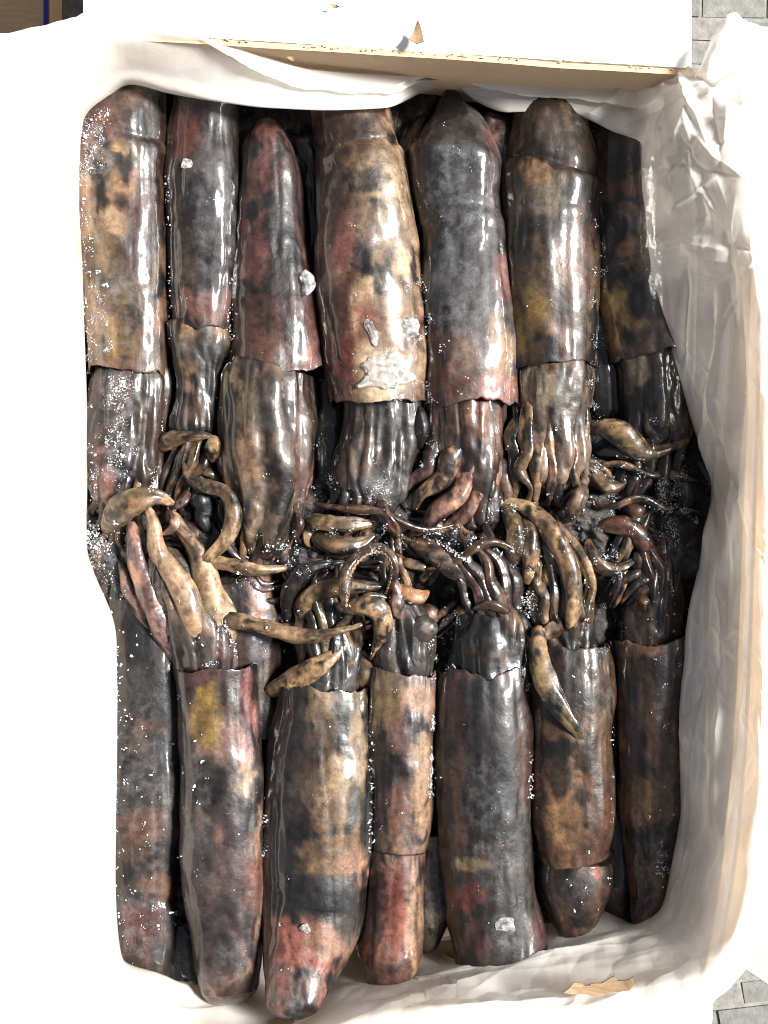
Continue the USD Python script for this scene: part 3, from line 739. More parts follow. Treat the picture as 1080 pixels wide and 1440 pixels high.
def arm(sq, pts, wid, pig='tan', flat=0.62, seed=None, name='arm', groove=0.12, suckers=0, frost=(), spots=(), nv=26, tips=(True, True), label=None, plain=False):
    seed = seed if seed is not None else int(pts[0][0] * 3 + pts[0][1])
    C, a = path_tube(pts, wid)
    u = np.linspace(0, 1, len(a))
    if plain is False:
        a = a * (1 - 0.42 * sm(.55, 1, u) - 0.30 * sm(.35, 0, u)) * (0.94 + 0.16 * (fbm(np.stack([u * 5 + seed, u * 0, u * 0], -1), 3, seed) - .5) * 2)

    def shape(s, th):
        tw = th[None] - np.pi / 2 + 0.5 * np.sin(s * 70 + seed)[:, None]
        big = np.minimum(1, .0045 / a)[:, None]
        r = 1 + groove * big * np.cos(3 * tw) + 0.07 * big * np.cos(7 * tw + s[:, None] * 40) + 0.045 * big ** 2 * np.sin(s * 1500 + 3 * np.sin(s * 300) + seed)[:, None] * np.cos(tw) ** 2
        return r
    X, th = tube(C, a, a * flat, nv, 2.0, max(a[0], .001) * 1.9 if tips[0] else None, max(a[-1], .001) * 1.9 if tips[1] else None, None, shape)
    X = lumps(X, seed, min(0.0012, a.mean() * 0.18), f=min(100, .42 / a.max()))
    v, f = closed(X)
    TOPS.append(v)
    d = np.abs(C[-1] - C[0])
    p = part(name, (v, f), skin_mat, sq, skin=skin_of(v, seed, f=2.3, stretch=0.5, along=int(d[1] > d[0]), spots=spots, **PIGS[pig]), frost=frost_of(v, seed, frost), label=label)
    if suckers:
        bits = []
        T = np.gradient(C, axis=0)
        T /= np.linalg.norm(T, axis=1, keepdims=True)
        sd = np.cross(T, [0, 0, 1.0])
        for k, i in enumerate(np.linspace(3, len(C) - 4, suckers).astype(int)):
            m = trimesh.creation.torus(0.00075, 0.00035, 9, 5)
            m.apply_transform(trimesh.geometry.align_vectors([0, 0, 1], sd[i] * 0.75 + [0, 0, 0.6]))
            m.apply_translation(C[i] + sd[i] * a[i] * (0.86 if k % 2 else 0.72) + [0, 0, a[i] * flat * (0.55 if k % 2 else 0.75)])
            bits.append(m)
        m = trimesh.util.concatenate(bits)
        part('sucker_row', m, skin_mat, p, skin=np.ones((len(m.vertices), 1)) * np.array(TAN), kind='stuff')
    return p


def head(sq, rows=None, path=None, zc=0.098, flat=0.85, seed=0, pig='mixed', arms_at='bottom', groove=0.16, nfold=7, spots=(), frost=(), amp=0.0018, tip=None, nv=90):
    if rows is not None:
        y, xl, xr, dz = body_rows(rows, 2.5)
        C = np.stack([W((l + r) / 2, yy, zc + d) for yy, l, r, d in zip(y, xl, xr, dz)])
        a = np.array([MM((r - l) / 2, zc) for l, r in zip(xl, xr)])
        g = np.linspace(0, 1, len(y)) if arms_at == 'bottom' else np.linspace(1, 0, len(y))
    else:
        C, a = path_tube([(p[0], p[1], p[3] if len(p) > 3 else zc) for p in path], [p[2] * 2 for p in path])
        g = np.linspace(0, 1, len(C))
    gg = sm(0.15, 0.95, g)

    def shape(s, th):
        ph = nfold * th[None] + 0.5 * np.sin(s * 60 + seed)[:, None]
        rid = np.abs(np.sin(ph / 2)) ** 0.6
        return 1 - groove * gg[:, None] * (1 - rid) * 1.3 + 0.04 * gg[:, None]
    cap = a.min() * 1.0
    X, th = tube(C, a, a * flat, nv, 2.15, cap if (arms_at == 'top' and rows is not None) else None, cap if (arms_at == 'bottom' or rows is None) else None, None, shape)
    X = lumps(X, seed, amp, f=48, furrow=0.0024)
    v, f = closed(X)
    TOPS.append(v)
    return part('head', (v, f), skin_mat, sq, skin=skin_of(v, seed, spots=spots, f=1.15, stretch=0.45, **(PIGS[pig] if isinstance(pig, str) else pig)), frost=frost_of(v, seed, frost))


def fin(sq, root, outer, thick=0.004, seed=0, pig='plum', curl=0.004, spots=(), frost=(), name='fin'):
    """A soft fin between its root line and its outer edge (photo pixels and heights), thin at the edge."""
    A = np.array([W(*p) for p in root])
    B = np.array([W(*p) for p in outer])
    t = np.linspace(0, 1, len(A))
    tt = np.linspace(0, 1, 48)
    A, B = PchipInterpolator(t, A, axis=0)(tt), PchipInterpolator(t, B, axis=0)(tt)
    r = np.linspace(0, 1, 22)[None, :, None]
    mid = A[:, None] * (1 - r) + B[:, None] * r
    mid[..., 2] += (fbm(mid * 70, 3, seed) - .5) * curl * 2 + curl * np.sin(r[..., 0] * 3.0) * .6
    h = thick * np.sqrt(np.clip(1 - (r[..., 0] * 0.97) ** 2, 0.02, 1)) * np.sqrt(np.clip(1 - (2 * tt[:, None] - 1) ** 6, 0.05, 1))
    topg, botg = mid.copy(), mid.copy()
    topg[..., 2] += h / 2
    botg[..., 2] -= h / 2
    X = np.concatenate([topg, botg[:, ::-1]], 1)
    v, f = closed(X)
    TOPS.append(v)
    return part(name, (v, f), skin_mat, sq, skin=skin_of(v, seed, spots=spots, **PIGS[pig]), frost=frost_of(v, seed, frost))


def eye(sq, px, py, z, r, pale, squash=0.7):
    """A swollen eye under clouded skin: dark lid, a paler spot in its middle."""
    m = trimesh.creation.icosphere(4, MM(r))
    t = np.arccos(np.clip(m.vertices @ np.array([.25, .1, .963]) / MM(r), -1, 1))
    n = fbm(m.vertices * 420 + px, 3, 5)
    w = sm(.62, .25, t + (n - .5) * .5)[:, None]
    col = np.array((.030, .024, .022)) * (0.6 + .8 * n[:, None]) * (1 - w) + np.array(pale) * w
    m.vertices *= [1.15, 1, squash]
    m.vertices += (fbm(m.vertices * 160, 2, int(px)) - .5)[:, None] * 0.0022
    m.apply_translation(W(px, py, z))
    return part('eye', m, skin_mat, sq, skin=col)


def squid(label):
    return thing('frozen_squid', label, 'squid', 'frozen squid packed in the carton')


# ---- upper row, from the left: tails at the top, heads towards the middle
s = squid('frost speckled pinkish tan squid in the upper left corner of the carton')
mantle(s, [(100, 150, 215), (125, 122, 230), (200, 108, 236), (300, 108, 238), (400, 112, 236), (470, 126, 233), (524, 131, 233)], .100, hem='bottom', tip='top', seed=1, tilt=.002,
       pig=dict(light=(.40, .27, .155), mid=(.30, .17, .125), lt=.50, dk=.63), power=2.4,
       spots=[(170, 150, 70, 45, (.10, .06, .055), .85), (212, 180, 30, 60, INK, .8), (135, 180, 25, 40, RED, .7), (200, 310, 38, 70, MAUVE, .75), (165, 255, 32, 30, TAN, .8), (172, 345, 20, 18, INK, .8), (145, 388, 22, 16, INK, .8),
              (165, 478, 34, 26, YELLOW, .55), (150, 330, 28, 60, CREAM, .7), (215, 440, 24, 50, PEACH, .5), (225, 260, 14, 90, PURPLE, .6), (170, 285, 14, 14, INK, .7)],
       frost=[(135, 200, 30, 60, .8), (150, 430, 40, 70, .55)], creases=[(205, .03, 6, 4)])
head(s, [(508, 136, 232), (545, 128, 238), (600, 122, 238), (640, 122, 234), (690, 128, 214), (740, 140, 192)], seed=2, pig=dict(light=BROWN, mid=(.085, .055, .05), lt=.5, dk=.56), nfold=6,
     spots=[(148, 690, 16, 60, SALMON, .7), (205, 660, 16, 50, BROWN, .6), (165, 545, 50, 25, (.12, .08, .075), .7)], frost=[(165, 560, 30, 40, .8), (160, 640, 25, 50, .8), (130, 700, 25, 40, .8)])
arm(s, [(146, 748, .112), (160, 725, .122), (188, 706, .127), (222, 700, .126), (246, 712, .118)], [22, 40, 42, 32, 18], 'tan', flat=.5, spots=[(170, 735, 20, 12, GREY, .6)])
arm(s, [(240, 714, .120), (258, 706, .118), (263, 690, .112), (258, 676, .105)], [14, 14, 12, 8], 'plum')
bundle(s, [(186, 640, 42, .108), (174, 690, 36, .110), (156, 735, 26, .106), (140, 770, 16, .099)], 5, ('plum', 'brown', 'mixed'), 1)

loose_arms(s, 165, 755, 20, 14, 2)
s = squid('narrow black squid with wide white sheen and a ring collar, second in the upper row')
mantle(s, [(105, 248, 332), (200, 242, 338), (260, 238, 336), (330, 240, 333), (400, 242, 331), (440, 243, 328), (462, 241, 326)], .103, hem='bottom', seed=3,
       pig=dict(light=(.13, .085, .07), mid=(.05, .038, .036), lt=.54, dk=.53), creases=[(330, .018, 14, 10)],
       spots=[(262, 185, 26, 34, (.14, .05, .035), .8), (290, 430, 36, 26, (.24, .12, .10), .75), (255, 330, 18, 40, (.10, .07, .05), .6), (300, 260, 30, 80, (.10, .10, .11), .6)], frost=[(300, 330, 40, 120, .35)])
head(s, [(452, 240, 322), (475, 239, 324), (500, 243, 318), (540, 252, 311), (580, 250, 306), (605, 246, 304), (630, 250, 302)], seed=4, groove=.05, zc=.102,
     pig=dict(light=TAN, mid=(.05, .04, .037), lt=.60, dk=.55), spots=[(275, 565, 26, 34, (.30, .19, .13), .85), (282, 490, 40, 18, (.07, .065, .065), .7), (270, 610, 30, 16, INK, .7)], frost=[(285, 480, 38, 22, .5)])
arm(s, [(220, 632, .104), (240, 618, .112), (270, 612, .116), (302, 614, .116)], [16, 22, 20, 16], 'tan', spots=[(240, 620, 24, 8, ORANGE, .6)])
arm(s, [(300, 612, .116), (301, 630, .114), (296, 650, .104)], [20, 22, 18], 'tan')
arm(s, [(262, 642, .108), (262, 664, .116), (286, 682, .121), (316, 690, .122), (329, 722, .122), (318, 756, .123), (292, 784, .122), (268, 806, .112)], [10, 16, 20, 22, 22, 22, 20, 12], 'tan', suckers=0)
bundle(s, [(270, 690, 22, .104), (286, 720, 26, .107), (292, 764, 18, .102)], 3, ('plum', 'dark'), 3)
arm(s, [(228, 742, .100), (262, 750, .106), (312, 758, .102)], [24, 36, 34], 'brown')
bundle(s, [(276, 606, 24, .108), (262, 650, 22, .108), (244, 700, 18, .104), (236, 735, 12, .098)], 4, ('brown', 'olive', 'dark'), 2)

loose_arms(s, 280, 720, 26, 40, 5)
s = squid('maroon squid with pointed tail and thin white sheen, third in the upper row')
mantle(s, [(164, 370, 384), (180, 354, 398), (210, 339, 412), (260, 336, 422), (330, 331, 430), (400, 330, 440), (470, 331, 447), (526, 329, 451)], .100, hem='bottom', tip='top', seed=5, tilt=-.004,
       pig=dict(light=(.16, .07, .06), mid=(.085, .04, .04), lt=.53, dk=.55), spots=[(400, 300, 22, 80, (.05, .045, .045), .6), (395, 500, 40, 34, (.20, .11, .075), .6), (430, 510, 22, 24, SALMON, .55), (350, 250, 14, 40, ORANGE, .4), (355, 460, 24, 40, BROWN, .5)])
head(s, [(516, 326, 440), (545, 315, 440), (600, 312, 443), (650, 314, 442), (690, 320, 434), (730, 326, 420), (788, 336, 378)], seed=6, groove=.24, nfold=8, zc=.101,
     pig=dict(light=(.22, .15, .10), mid=(.075, .056, .046), lt=.52, dk=.57), spots=[(350, 640, 24, 40, (.28, .175, .11), .7), (425, 640, 16, 90, (.26, .15, .12), .7), (372, 580, 22, 40, GREY, .6), (365, 740, 16, 40, CREAM, .6), (345, 570, 24, 30, OLIVE, .5)])
bundle(s, [(378, 590, 52, .112), (376, 650, 54, .114), (364, 710, 46, .113), (352, 755, 34, .109), (348, 796, 22, .100)], 6, ('mixed', 'olive', 'brown', 'mixed'), 4)
bundle(s, [(416, 640, 18, .108), (408, 700, 18, .108), (390, 760, 14, .104), (380, 800, 8, .098)], 3, ('mixed', 'pink'), 5)
arm(s, [(418, 718, .116), (421, 738, .118), (416, 752, .114), (424, 764, .108)], [10, 14, 14, 8], 'brown')
arm(s, [(268, 800, .106), (290, 790, .117), (330, 795, .121), (372, 801, .120), (404, 798, .114)], [16, 20, 20, 18, 10], 'tan')

loose_arms(s, 375, 775, 30, 18, 3)
s = squid('stout cream and russet squid with a sunlit right flank, fourth in the upper row')
mantle(s, [(112, 450, 532), (175, 440, 545), (210, 440, 552), (222, 440, 558), (260, 440, 574), (310, 441, 585), (400, 446, 592), (480, 456, 597), (540, 466, 598), (566, 470, 598)], .101, hem='bottom', seed=7, tilt=.001, amp=.002,
       creases=[(213, .05, 6, 8)], pig=dict(light=(.42, .30, .19), mid=(.21, .10, .07), lt=.46, dk=.62),
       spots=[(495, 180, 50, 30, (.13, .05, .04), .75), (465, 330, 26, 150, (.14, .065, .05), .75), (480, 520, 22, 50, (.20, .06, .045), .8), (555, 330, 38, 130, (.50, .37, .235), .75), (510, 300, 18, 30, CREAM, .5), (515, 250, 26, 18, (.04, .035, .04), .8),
              (545, 520, 40, 45, (.50, .40, .28), .7), (548, 360, 16, 14, (.05, .045, .05), .8), (490, 350, 20, 60, (.24, .10, .09), .6), (520, 330, 14, 26, MAUVE, .5), (535, 420, 14, 30, (.09, .085, .085), .5)], frost=[(545, 520, 40, 45, .65)])
head(s, [(552, 480, 594), (580, 484, 594), (620, 484, 588), (660, 476, 580), (700, 468, 566), (722, 470, 552)], seed=8, groove=.10, nfold=6,
     pig=dict(light=(.20, .14, .10), mid=(.065, .052, .048), lt=.54, dk=.57), spots=[(550, 590, 30, 20, GREY, .7), (470, 690, 20, 30, BROWN, .5), (535, 690, 34, 24, (.20, .20, .21), .6)], frost=[(540, 690, 34, 30, .7), (535, 580, 44, 20, .5)], nv=100)
bundle(s, [(520, 650, 44, .108), (512, 700, 42, .108), (490, 740, 34, .105), (462, 778, 22, .098)], 6, ('dark', 'brown', 'mixed'), 6)
arm(s, [(588, 570, .112), (592, 600, .114), (590, 632, .106)], [18, 22, 14], 'dark', name='fold')
arm(s, [(424, 732, .108), (450, 734, .117), (490, 737, .118), (532, 736, .112)], [22, 34, 32, 20], 'olive', flat=.40)
arm(s, [(438, 752, .106), (465, 764, .112), (500, 766, .112), (528, 750, .108)], [16, 30, 28, 18], 'olive', flat=.45)
arm(s, [(538, 702, .114), (541, 722, .122), (554, 740, .120), (556, 758, .110)], [18, 24, 22, 16], 'red')
long_tentacle(s, [(440, 708, .108), (490, 716, .117), (540, 722, .122), (590, 744, .118), (640, 738, .110)], [8, 13, 13, 12, 8], 'brown', 74)

loose_arms(s, 500, 735, 34, 18, 4)
s = squid('grey blue glazed squid with spear shaped tail under the top bag fold')
mantle(s, [(110, 633, 636, -.006), (138, 621, 648), (180, 598, 680), (230, 577, 700), (290, 588, 704), (305, 592, 707), (370, 594, 717), (440, 598, 722), (520, 600, 723), (566, 600, 722)], .103, hem='bottom', tip='top', seed=9, flat=.78,
       creases=[(300, .03, 6, 8), (445, .012, 8, 12)], ridges=[(1.35, .02, .3)],
       pig=dict(light=(.14, .13, .135), mid=(.085, .06, .06), lt=.5, dk=.60), spots=[(590, 240, 22, 70, (.13, .045, .035), .8), (690, 250, 14, 70, (.20, .07, .055), .7), (640, 290, 60, 90, (.10, .105, .115), .7), (645, 400, 60, 60, (.15, .15, .16), .75),
              (640, 505, 34, 40, (.30, .19, .14), .6), (702, 490, 20, 50, TAN, .75), (610, 530, 24, 50, (.16, .06, .05), .8), (680, 550, 50, 20, SALMON, .6), (706, 380, 12, 40, (.26, .11, .09), .7), (632, 140, 30, 30, INK, .8)], frost=[(650, 280, 60, 90, .55), (650, 400, 60, 90, .45)])
fin(s, [(676, 165, .10), (692, 200, .10), (703, 250, .100), (706, 300, .098)], [(690, 158, .094), (727, 186, .096), (718, 240, .094), (708, 300, .092)], seed=10, thick=.006, pig='plum', frost=[(712, 200, 16, 30, .4)])
fin(s, [(600, 165, .10), (586, 200, .10), (579, 240, .100), (582, 280, .098)], [(588, 160, .088), (562, 200, .086), (560, 240, .084), (576, 285, .088)], seed=11, pig='dark')
head(s, [(554, 602, 706), (590, 604, 706), (630, 608, 710), (665, 622, 712), (700, 640, 710), (735, 645, 706), (756, 655, 700)], seed=12, groove=.14, nfold=5, pig=dict(light=(.27, .16, .12), mid=(.12, .07, .06), lt=.50, dk=.60),
     spots=[(680, 600, 28, 34, PEACH, .55), (640, 590, 30, 20, TAN, .4), (620, 640, 30, 30, GREY, .5), (690, 700, 26, 60, (.05, .035, .033), .7)])
bundle(s, [(664, 610, 40, .108), (642, 664, 42, .112), (608, 706, 38, .110), (566, 746, 26, .100)], 4, ('mixed', 'pink', 'plum'), 7)
bundle(s, [(690, 640, 20, .106), (686, 700, 22, .107), (668, 756, 14, .098)], 3, ('plum', 'dark', 'brown'), 8)

loose_arms(s, 620, 745, 36, 16, 4)
s = squid('brown and olive squid with a ringed neck, sixth in the upper row')
mantle(s, [(142, 748, 800, -.004), (165, 730, 816), (200, 722, 826), (236, 716, 832), (246, 712, 832), (270, 708, 836), (320, 708, 837), (400, 714, 836), (470, 720, 832), (516, 721, 830)], .102, hem='bottom', tip='top', seed=13, creases=[(241, .05, 7, 6), (300, .012, 5, 4)],
       pig=dict(light=(.19, .135, .085), mid=(.10, .062, .045), lt=.50, dk=.56), spots=[(755, 240, 26, 18, TAN, .8), (765, 285, 40, 26, (.22, .17, .125), .7), (775, 190, 40, 40, (.05, .04, .04), .8), (745, 455, 26, 46, YELLOW, .42), (815, 350, 20, 90, (.15, .062, .05), .7), (790, 480, 30, 30, (.16, .08, .05), .6),
              (770, 320, 26, 18, INK, .7), (735, 400, 22, 22, OLIVE, .7), (790, 430, 12, 30, INK, .6)], frost=[(770, 280, 44, 22, .3)])
head(s, [(506, 724, 824), (540, 718, 830), (590, 722, 828), (630, 724, 828), (668, 726, 826), (700, 732, 818)], seed=14, groove=.20, nfold=9, pig=dict(light=(.24, .175, .12), mid=(.10, .07, .053), lt=.47, dk=.60),
     spots=[(770, 545, 36, 30, (.30, .25, .18), .75), (815, 560, 16, 40, (.04, .035, .035), .8), (765, 640, 26, 40, (.26, .17, .14), .6)])
bundle(s, [(774, 560, 50, .112), (774, 620, 50, .113), (772, 670, 46, .111), (764, 726, 36, .100)], 7, ('olive', 'mixed', 'brown', 'olive'), 9)
arm(s, [(823, 680, .114), (812, 704, .118), (803, 734, .108)], [20, 26, 22], 'tan')

loose_arms(s, 770, 725, 34, 16, 4)
s = squid('shaded dark squid with red and yellow patches beside the right bag wall, upper row')
mantle(s, [(150, 850, 905), (190, 836, 935), (240, 835, 940), (300, 838, 942), (400, 846, 950), (480, 856, 966), (500, 862, 968)], .094, hem='bottom', tip='top', seed=15, pig=dict(light=(.24, .165, .10), mid=(.12, .078, .06), lt=.52, dk=.58),
       spots=[(885, 265, 30, 16, (.22, .075, .05), .85), (885, 300, 18, 18, (.26, .19, .13), .8), (880, 350, 16, 14, TAN, .6), (872, 430, 28, 46, YELLOW, .42), (880, 210, 40, 40, (.03, .022, .022), .8), (905, 400, 20, 30, (.05, .045, .045), .6), (900, 450, 20, 16, TAN, .4)])
head(s, [(488, 868, 954), (520, 872, 962), (560, 876, 968), (610, 884, 972), (640, 892, 970)], seed=16, zc=.094, pig=dict(light=(.18, .13, .085), mid=(.06, .045, .04), lt=.54, dk=.54), spots=[(892, 522, 22, 26, (.34, .28, .19), .8), (925, 590, 20, 20, (.30, .22, .14), .7), (955, 590, 18, 40, ORANGE, .45)])
arm(s, [(824, 604, .108), (846, 600, .114), (880, 614, .116), (906, 636, .112), (936, 632, .110), (968, 616, .102)], [20, 32, 36, 30, 22, 14], 'olive', flat=.5)
arm(s, [(834, 640, .104), (836, 664, .108), (856, 684, .110), (884, 676, .106)], [14, 20, 22, 16], 'tan')
arm(s, [(838, 638, .106), (866, 634, .110), (892, 650, .106)], [12, 18, 14], 'dark')
arm(s, [(878, 690, .096), (893, 716, .106), (905, 742, .100)], [20, 28, 18], 'red')
long_tentacle(s, [(826, 700, .108), (860, 712, .114), (900, 700, .114), (938, 716, .110), (962, 700, .102)], [7, 11, 12, 11, 7], 'brown', 72)
long_tentacle(s, [(830, 660, .108), (872, 652, .112), (914, 668, .112), (950, 660, .104)], [7, 10, 11, 7], 'olive', 73)
bundle(s, [(918, 600, 42, .103), (914, 650, 40, .105), (902, 700, 34, .103), (880, 742, 22, .097)], 5, ('dark', 'brown', 'olive'), 10)
arm(s, [(944, 650, .096), (962, 690, .100), (958, 734, .094)], [22, 28, 20], 'dark')
arm(s, [(905, 656, .108), (912, 676, .110), (906, 692, .106)], [10, 14, 10], 'red')

# ---- lower row, from the left: tails at the bottom, heads towards the middle
loose_arms(s, 900, 690, 44, 34, 8)
s = squid('charcoal squid flecked with frost along the left bag wall, lower row')
mantle(s, [(840, 164, 246), (880, 156, 252), (950, 154, 256), (1050, 152, 256), (1150, 150, 254), (1210, 150, 252), (1262, 154, 246), (1310, 162, 243), (1350, 162, 236), (1400, 172, 224)], .095, tip='bottom', seed=17, flat=.74, power=2.7,
       pig=dict(light=(.085, .05, .03), mid=(.055, .048, .044), lt=.58, dk=.55), creases=[(1252, .04, 7, 10)],
       spots=[(180, 900, 26, 26, (.10, .065, .04), .6), (225, 1020, 26, 16, (.16, .07, .04), .6), (215, 1160, 40, 22, (.17, .08, .045), .7), (225, 1245, 30, 18, ORANGE, .6), (200, 1310, 30, 40, (.15, .055, .045), .75), (190, 1040, 16, 30, (.12, .07, .03), .5), (225, 1330, 16, 20, (.05, .05, .055), .6)],
       frost=[(210, 1100, 50, 160, .35), (200, 1300, 40, 60, .45)])
head(s, [(748, 122, 180), (780, 128, 206), (820, 146, 226), (855, 160, 240), (890, 168, 246)], seed=18, arms_at='top', zc=.094, pig='dark', frost=[(145, 800, 30, 50, .9)])
arm(s, [(128, 745, .100), (146, 775, .104), (170, 800, .104), (186, 830, .100)], [24, 34, 36, 30], 'mixed', frost=[(150, 770, 40, 40, .8)])
arm(s, [(136, 800, .094), (150, 826, .096), (160, 850, .092)], [22, 26, 18], 'dark', frost=[(145, 820, 30, 40, .9)])
fin(s, [(168, 1180, .094), (164, 1195, .094), (163, 1212, .094)], [(158, 1184, .094), (143, 1196, .095), (158, 1208, .094)], seed=19, pig='dark', thick=.005)

loose_arms(s, 150, 800, 14, 18, 3)
s = squid('squid with a yellow patch below its red mantle rim and cream forked arms')
mantle(s, [(938, 246, 357), (970, 249, 358), (1040, 253, 363), (1100, 256, 369), (1160, 257, 372), (1220, 260, 371), (1280, 268, 367), (1340, 279, 360), (1390, 290, 353), (1414, 298, 348, .004)], .106, hem='top', tip='bottom', seed=20, tilt=-.003, power=2.3,
       pig=dict(light=(.30, .19, .145), mid=(.085, .062, .06), lt=.55, dk=.56),
       spots=[(300, 955, 60, 24, (.12, .05, .05), .7), (348, 1000, 14, 60, (.20, .06, .06), .75), (292, 1010, 26, 42, YELLOW, .75), (332, 1040, 26, 60, (.34, .22, .19), .8), (270, 1090, 20, 50, (.06, .058, .06), .8), (300, 1100, 24, 26, INK, .7), (345, 1100, 16, 30, CREAM, .6), (300, 1240, 50, 60, (.10, .07, .075), .8),
              (310, 1330, 40, 60, (.055, .045, .05), .8), (355, 1240, 14, 40, (.20, .08, .05), .6), (325, 1395, 30, 22, (.18, .07, .065), .6), (275, 1180, 20, 60, (.09, .085, .085), .7), (318, 985, 16, 26, INK, .6)], frost=[(275, 1120, 24, 90, .3), (320, 1360, 30, 40, .3)])
head(s, path=[(292, 952, 44, .103), (288, 920, 45, .106), (274, 880, 47, .108), (254, 840, 42, .110), (234, 800, 34, .112), (220, 770, 28, .112)], seed=21, groove=.10, nfold=4, pig=dict(light=(.17, .12, .10), mid=(.095, .078, .074), lt=.56, dk=.62),
     spots=[(278, 860, 46, 40, (.38, .27, .17), .85), (215, 890, 40, 40, (.05, .045, .045), .7), (255, 910, 40, 30, (.07, .064, .065), .6), (315, 920, 20, 26, (.14, .06, .045), .7)])
bundle(s, [(290, 925, 42, .108), (264, 856, 44, .119), (238, 795, 40, .122), (216, 740, 31, .121), (208, 704, 26, .116)], 3, ('cream', 'pink', 'cream'), 11)
bundle(s, [(252, 900, 26, .106), (222, 850, 26, .114), (200, 806, 22, .117), (182, 764, 14, .112)], 3, ('pink', 'brown'), 12)
arm(s, [(206, 790, .114), (200, 755, .118), (196, 722, .114)], [16, 18, 14], 'olive')
arm(s, [(226, 752, .122), (244, 738, .123), (236, 714, .120)], [12, 18, 12], 'pink')
s = squid('wide black squid with tan blotches and salmon tail lying over the bottom rim')
mantle(s, [(966, 398, 516), (1000, 392, 520), (1080, 382, 521), (1160, 374, 520), (1220, 371, 516), (1262, 370, 512), (1300, 369, 502, .004), (1350, 369, 478, .012), (1400, 376, 452, .024), (1436, 386, 434, .034)], .105, hem='top', tip='bottom', seed=22, flat=.72, nv=130, ridges=[(1.05, .035, .12)],
       pig=dict(light=(.16, .095, .055), mid=(.04, .032, .03), lt=.60, dk=.52),
       spots=[(455, 1000, 22, 40, (.34, .24, .15), .85), (505, 1040, 12, 100, (.40, .29, .17), .85), (462, 1110, 32, 54, (.36, .24, .125), .9), (470, 1200, 44, 34, (.32, .20, .10), .85), (440, 1090, 14, 60, (.10, .06, .045), .6), (500, 1225, 20, 26, PEACH, .7), (420, 1060, 40, 100, (.035, .03, .03), .6),
              (420, 1335, 60, 42, (.30, .115, .085), .9), (410, 1395, 46, 40, (.33, .17, .14), .85), (470, 1320, 34, 30, (.30, .20, .14), .7), (440, 1260, 70, 26, (.022, .02, .022), .85), (490, 1290, 16, 30, (.04, .04, .045), .8), (395, 1165, 20, 90, (.055, .046, .045), .7)],
       frost=[(400, 1400, 30, 50, .45), (470, 960, 30, 16, .5)])
fin(s, [(1 * 506, 1262, .108), (500, 1290, .108), (484, 1330, .110), (458, 1380, .118)], [(514, 1262, .104), (512, 1296, .104), (492, 1336, .106), (462, 1384, .116)], seed=23, thick=.006, pig='dark')
head(s, path=[(458, 990, 52, .098), (462, 955, 46, .102), (470, 920, 40, .102), (468, 880, 36, .100), (452, 850, 28, .098)], seed=24, groove=.2, nfold=6, pig=dict(light=(.16, .11, .08), mid=(.045, .036, .033), lt=.56, dk=.52), frost=[(480, 960, 40, 30, .5)])
arm(s, [(372, 974, .104), (400, 962, .112), (436, 944, .118), (470, 922, .118), (494, 896, .110)], [22, 34, 34, 24, 10], 'tan', flat=.50, nv=28)
arm(s, [(410, 890, .100), (404, 850, .108), (416, 815, .114), (446, 797, .116), (486, 790, .110)], [18, 24, 26, 22, 12], 'dark')
arm(s, [(430, 886, .102), (432, 852, .112), (452, 830, .118), (490, 825, .120), (542, 824, .116)], [28, 34, 30, 26, 20], 'olive')
arm(s, [(484, 858, .132), (484, 830, .136), (490, 800, .132), (512, 776, .130), (538, 772, .130), (554, 790, .130), (552, 816, .126), (542, 838, .116)], [12, 17, 17, 16, 17, 17, 15, 12], 'brown', suckers=48, label='curled arm with a row of suckers')
arm(s, [(474, 852, .124), (500, 854, .130), (528, 856, .130), (538, 876, .126), (532, 902, .118), (521, 928, .108)], [16, 28, 30, 26, 18, 6], 'tan')
arm(s, [(300, 866, .114), (345, 876, .122), (385, 886, .125), (430, 893, .126), (470, 889, .126), (510, 878, .122)], [16, 24, 23, 22, 20, 10], 'tan')
long_tentacle(s, [(400, 880, .112), (440, 900, .119), (486, 872, .122), (520, 838, .121), (566, 852, .114)], [8, 11, 12, 11, 7], 'olive', 71)
bundle(s, [(466, 940, 44, .110), (462, 890, 42, .112), (452, 840, 34, .112), (470, 796, 22, .106)], 6, ('dark', 'olive', 'brown', 'dark'), 13)
arm(s, [(505, 925, .106), (514, 950, .108), (520, 975, .104)], [26, 34, 20], 'olive', flat=.4)
arm(s, [(452, 788, .104), (480, 782, .108), (500, 774, .104)], [16, 22, 16], 'dark')

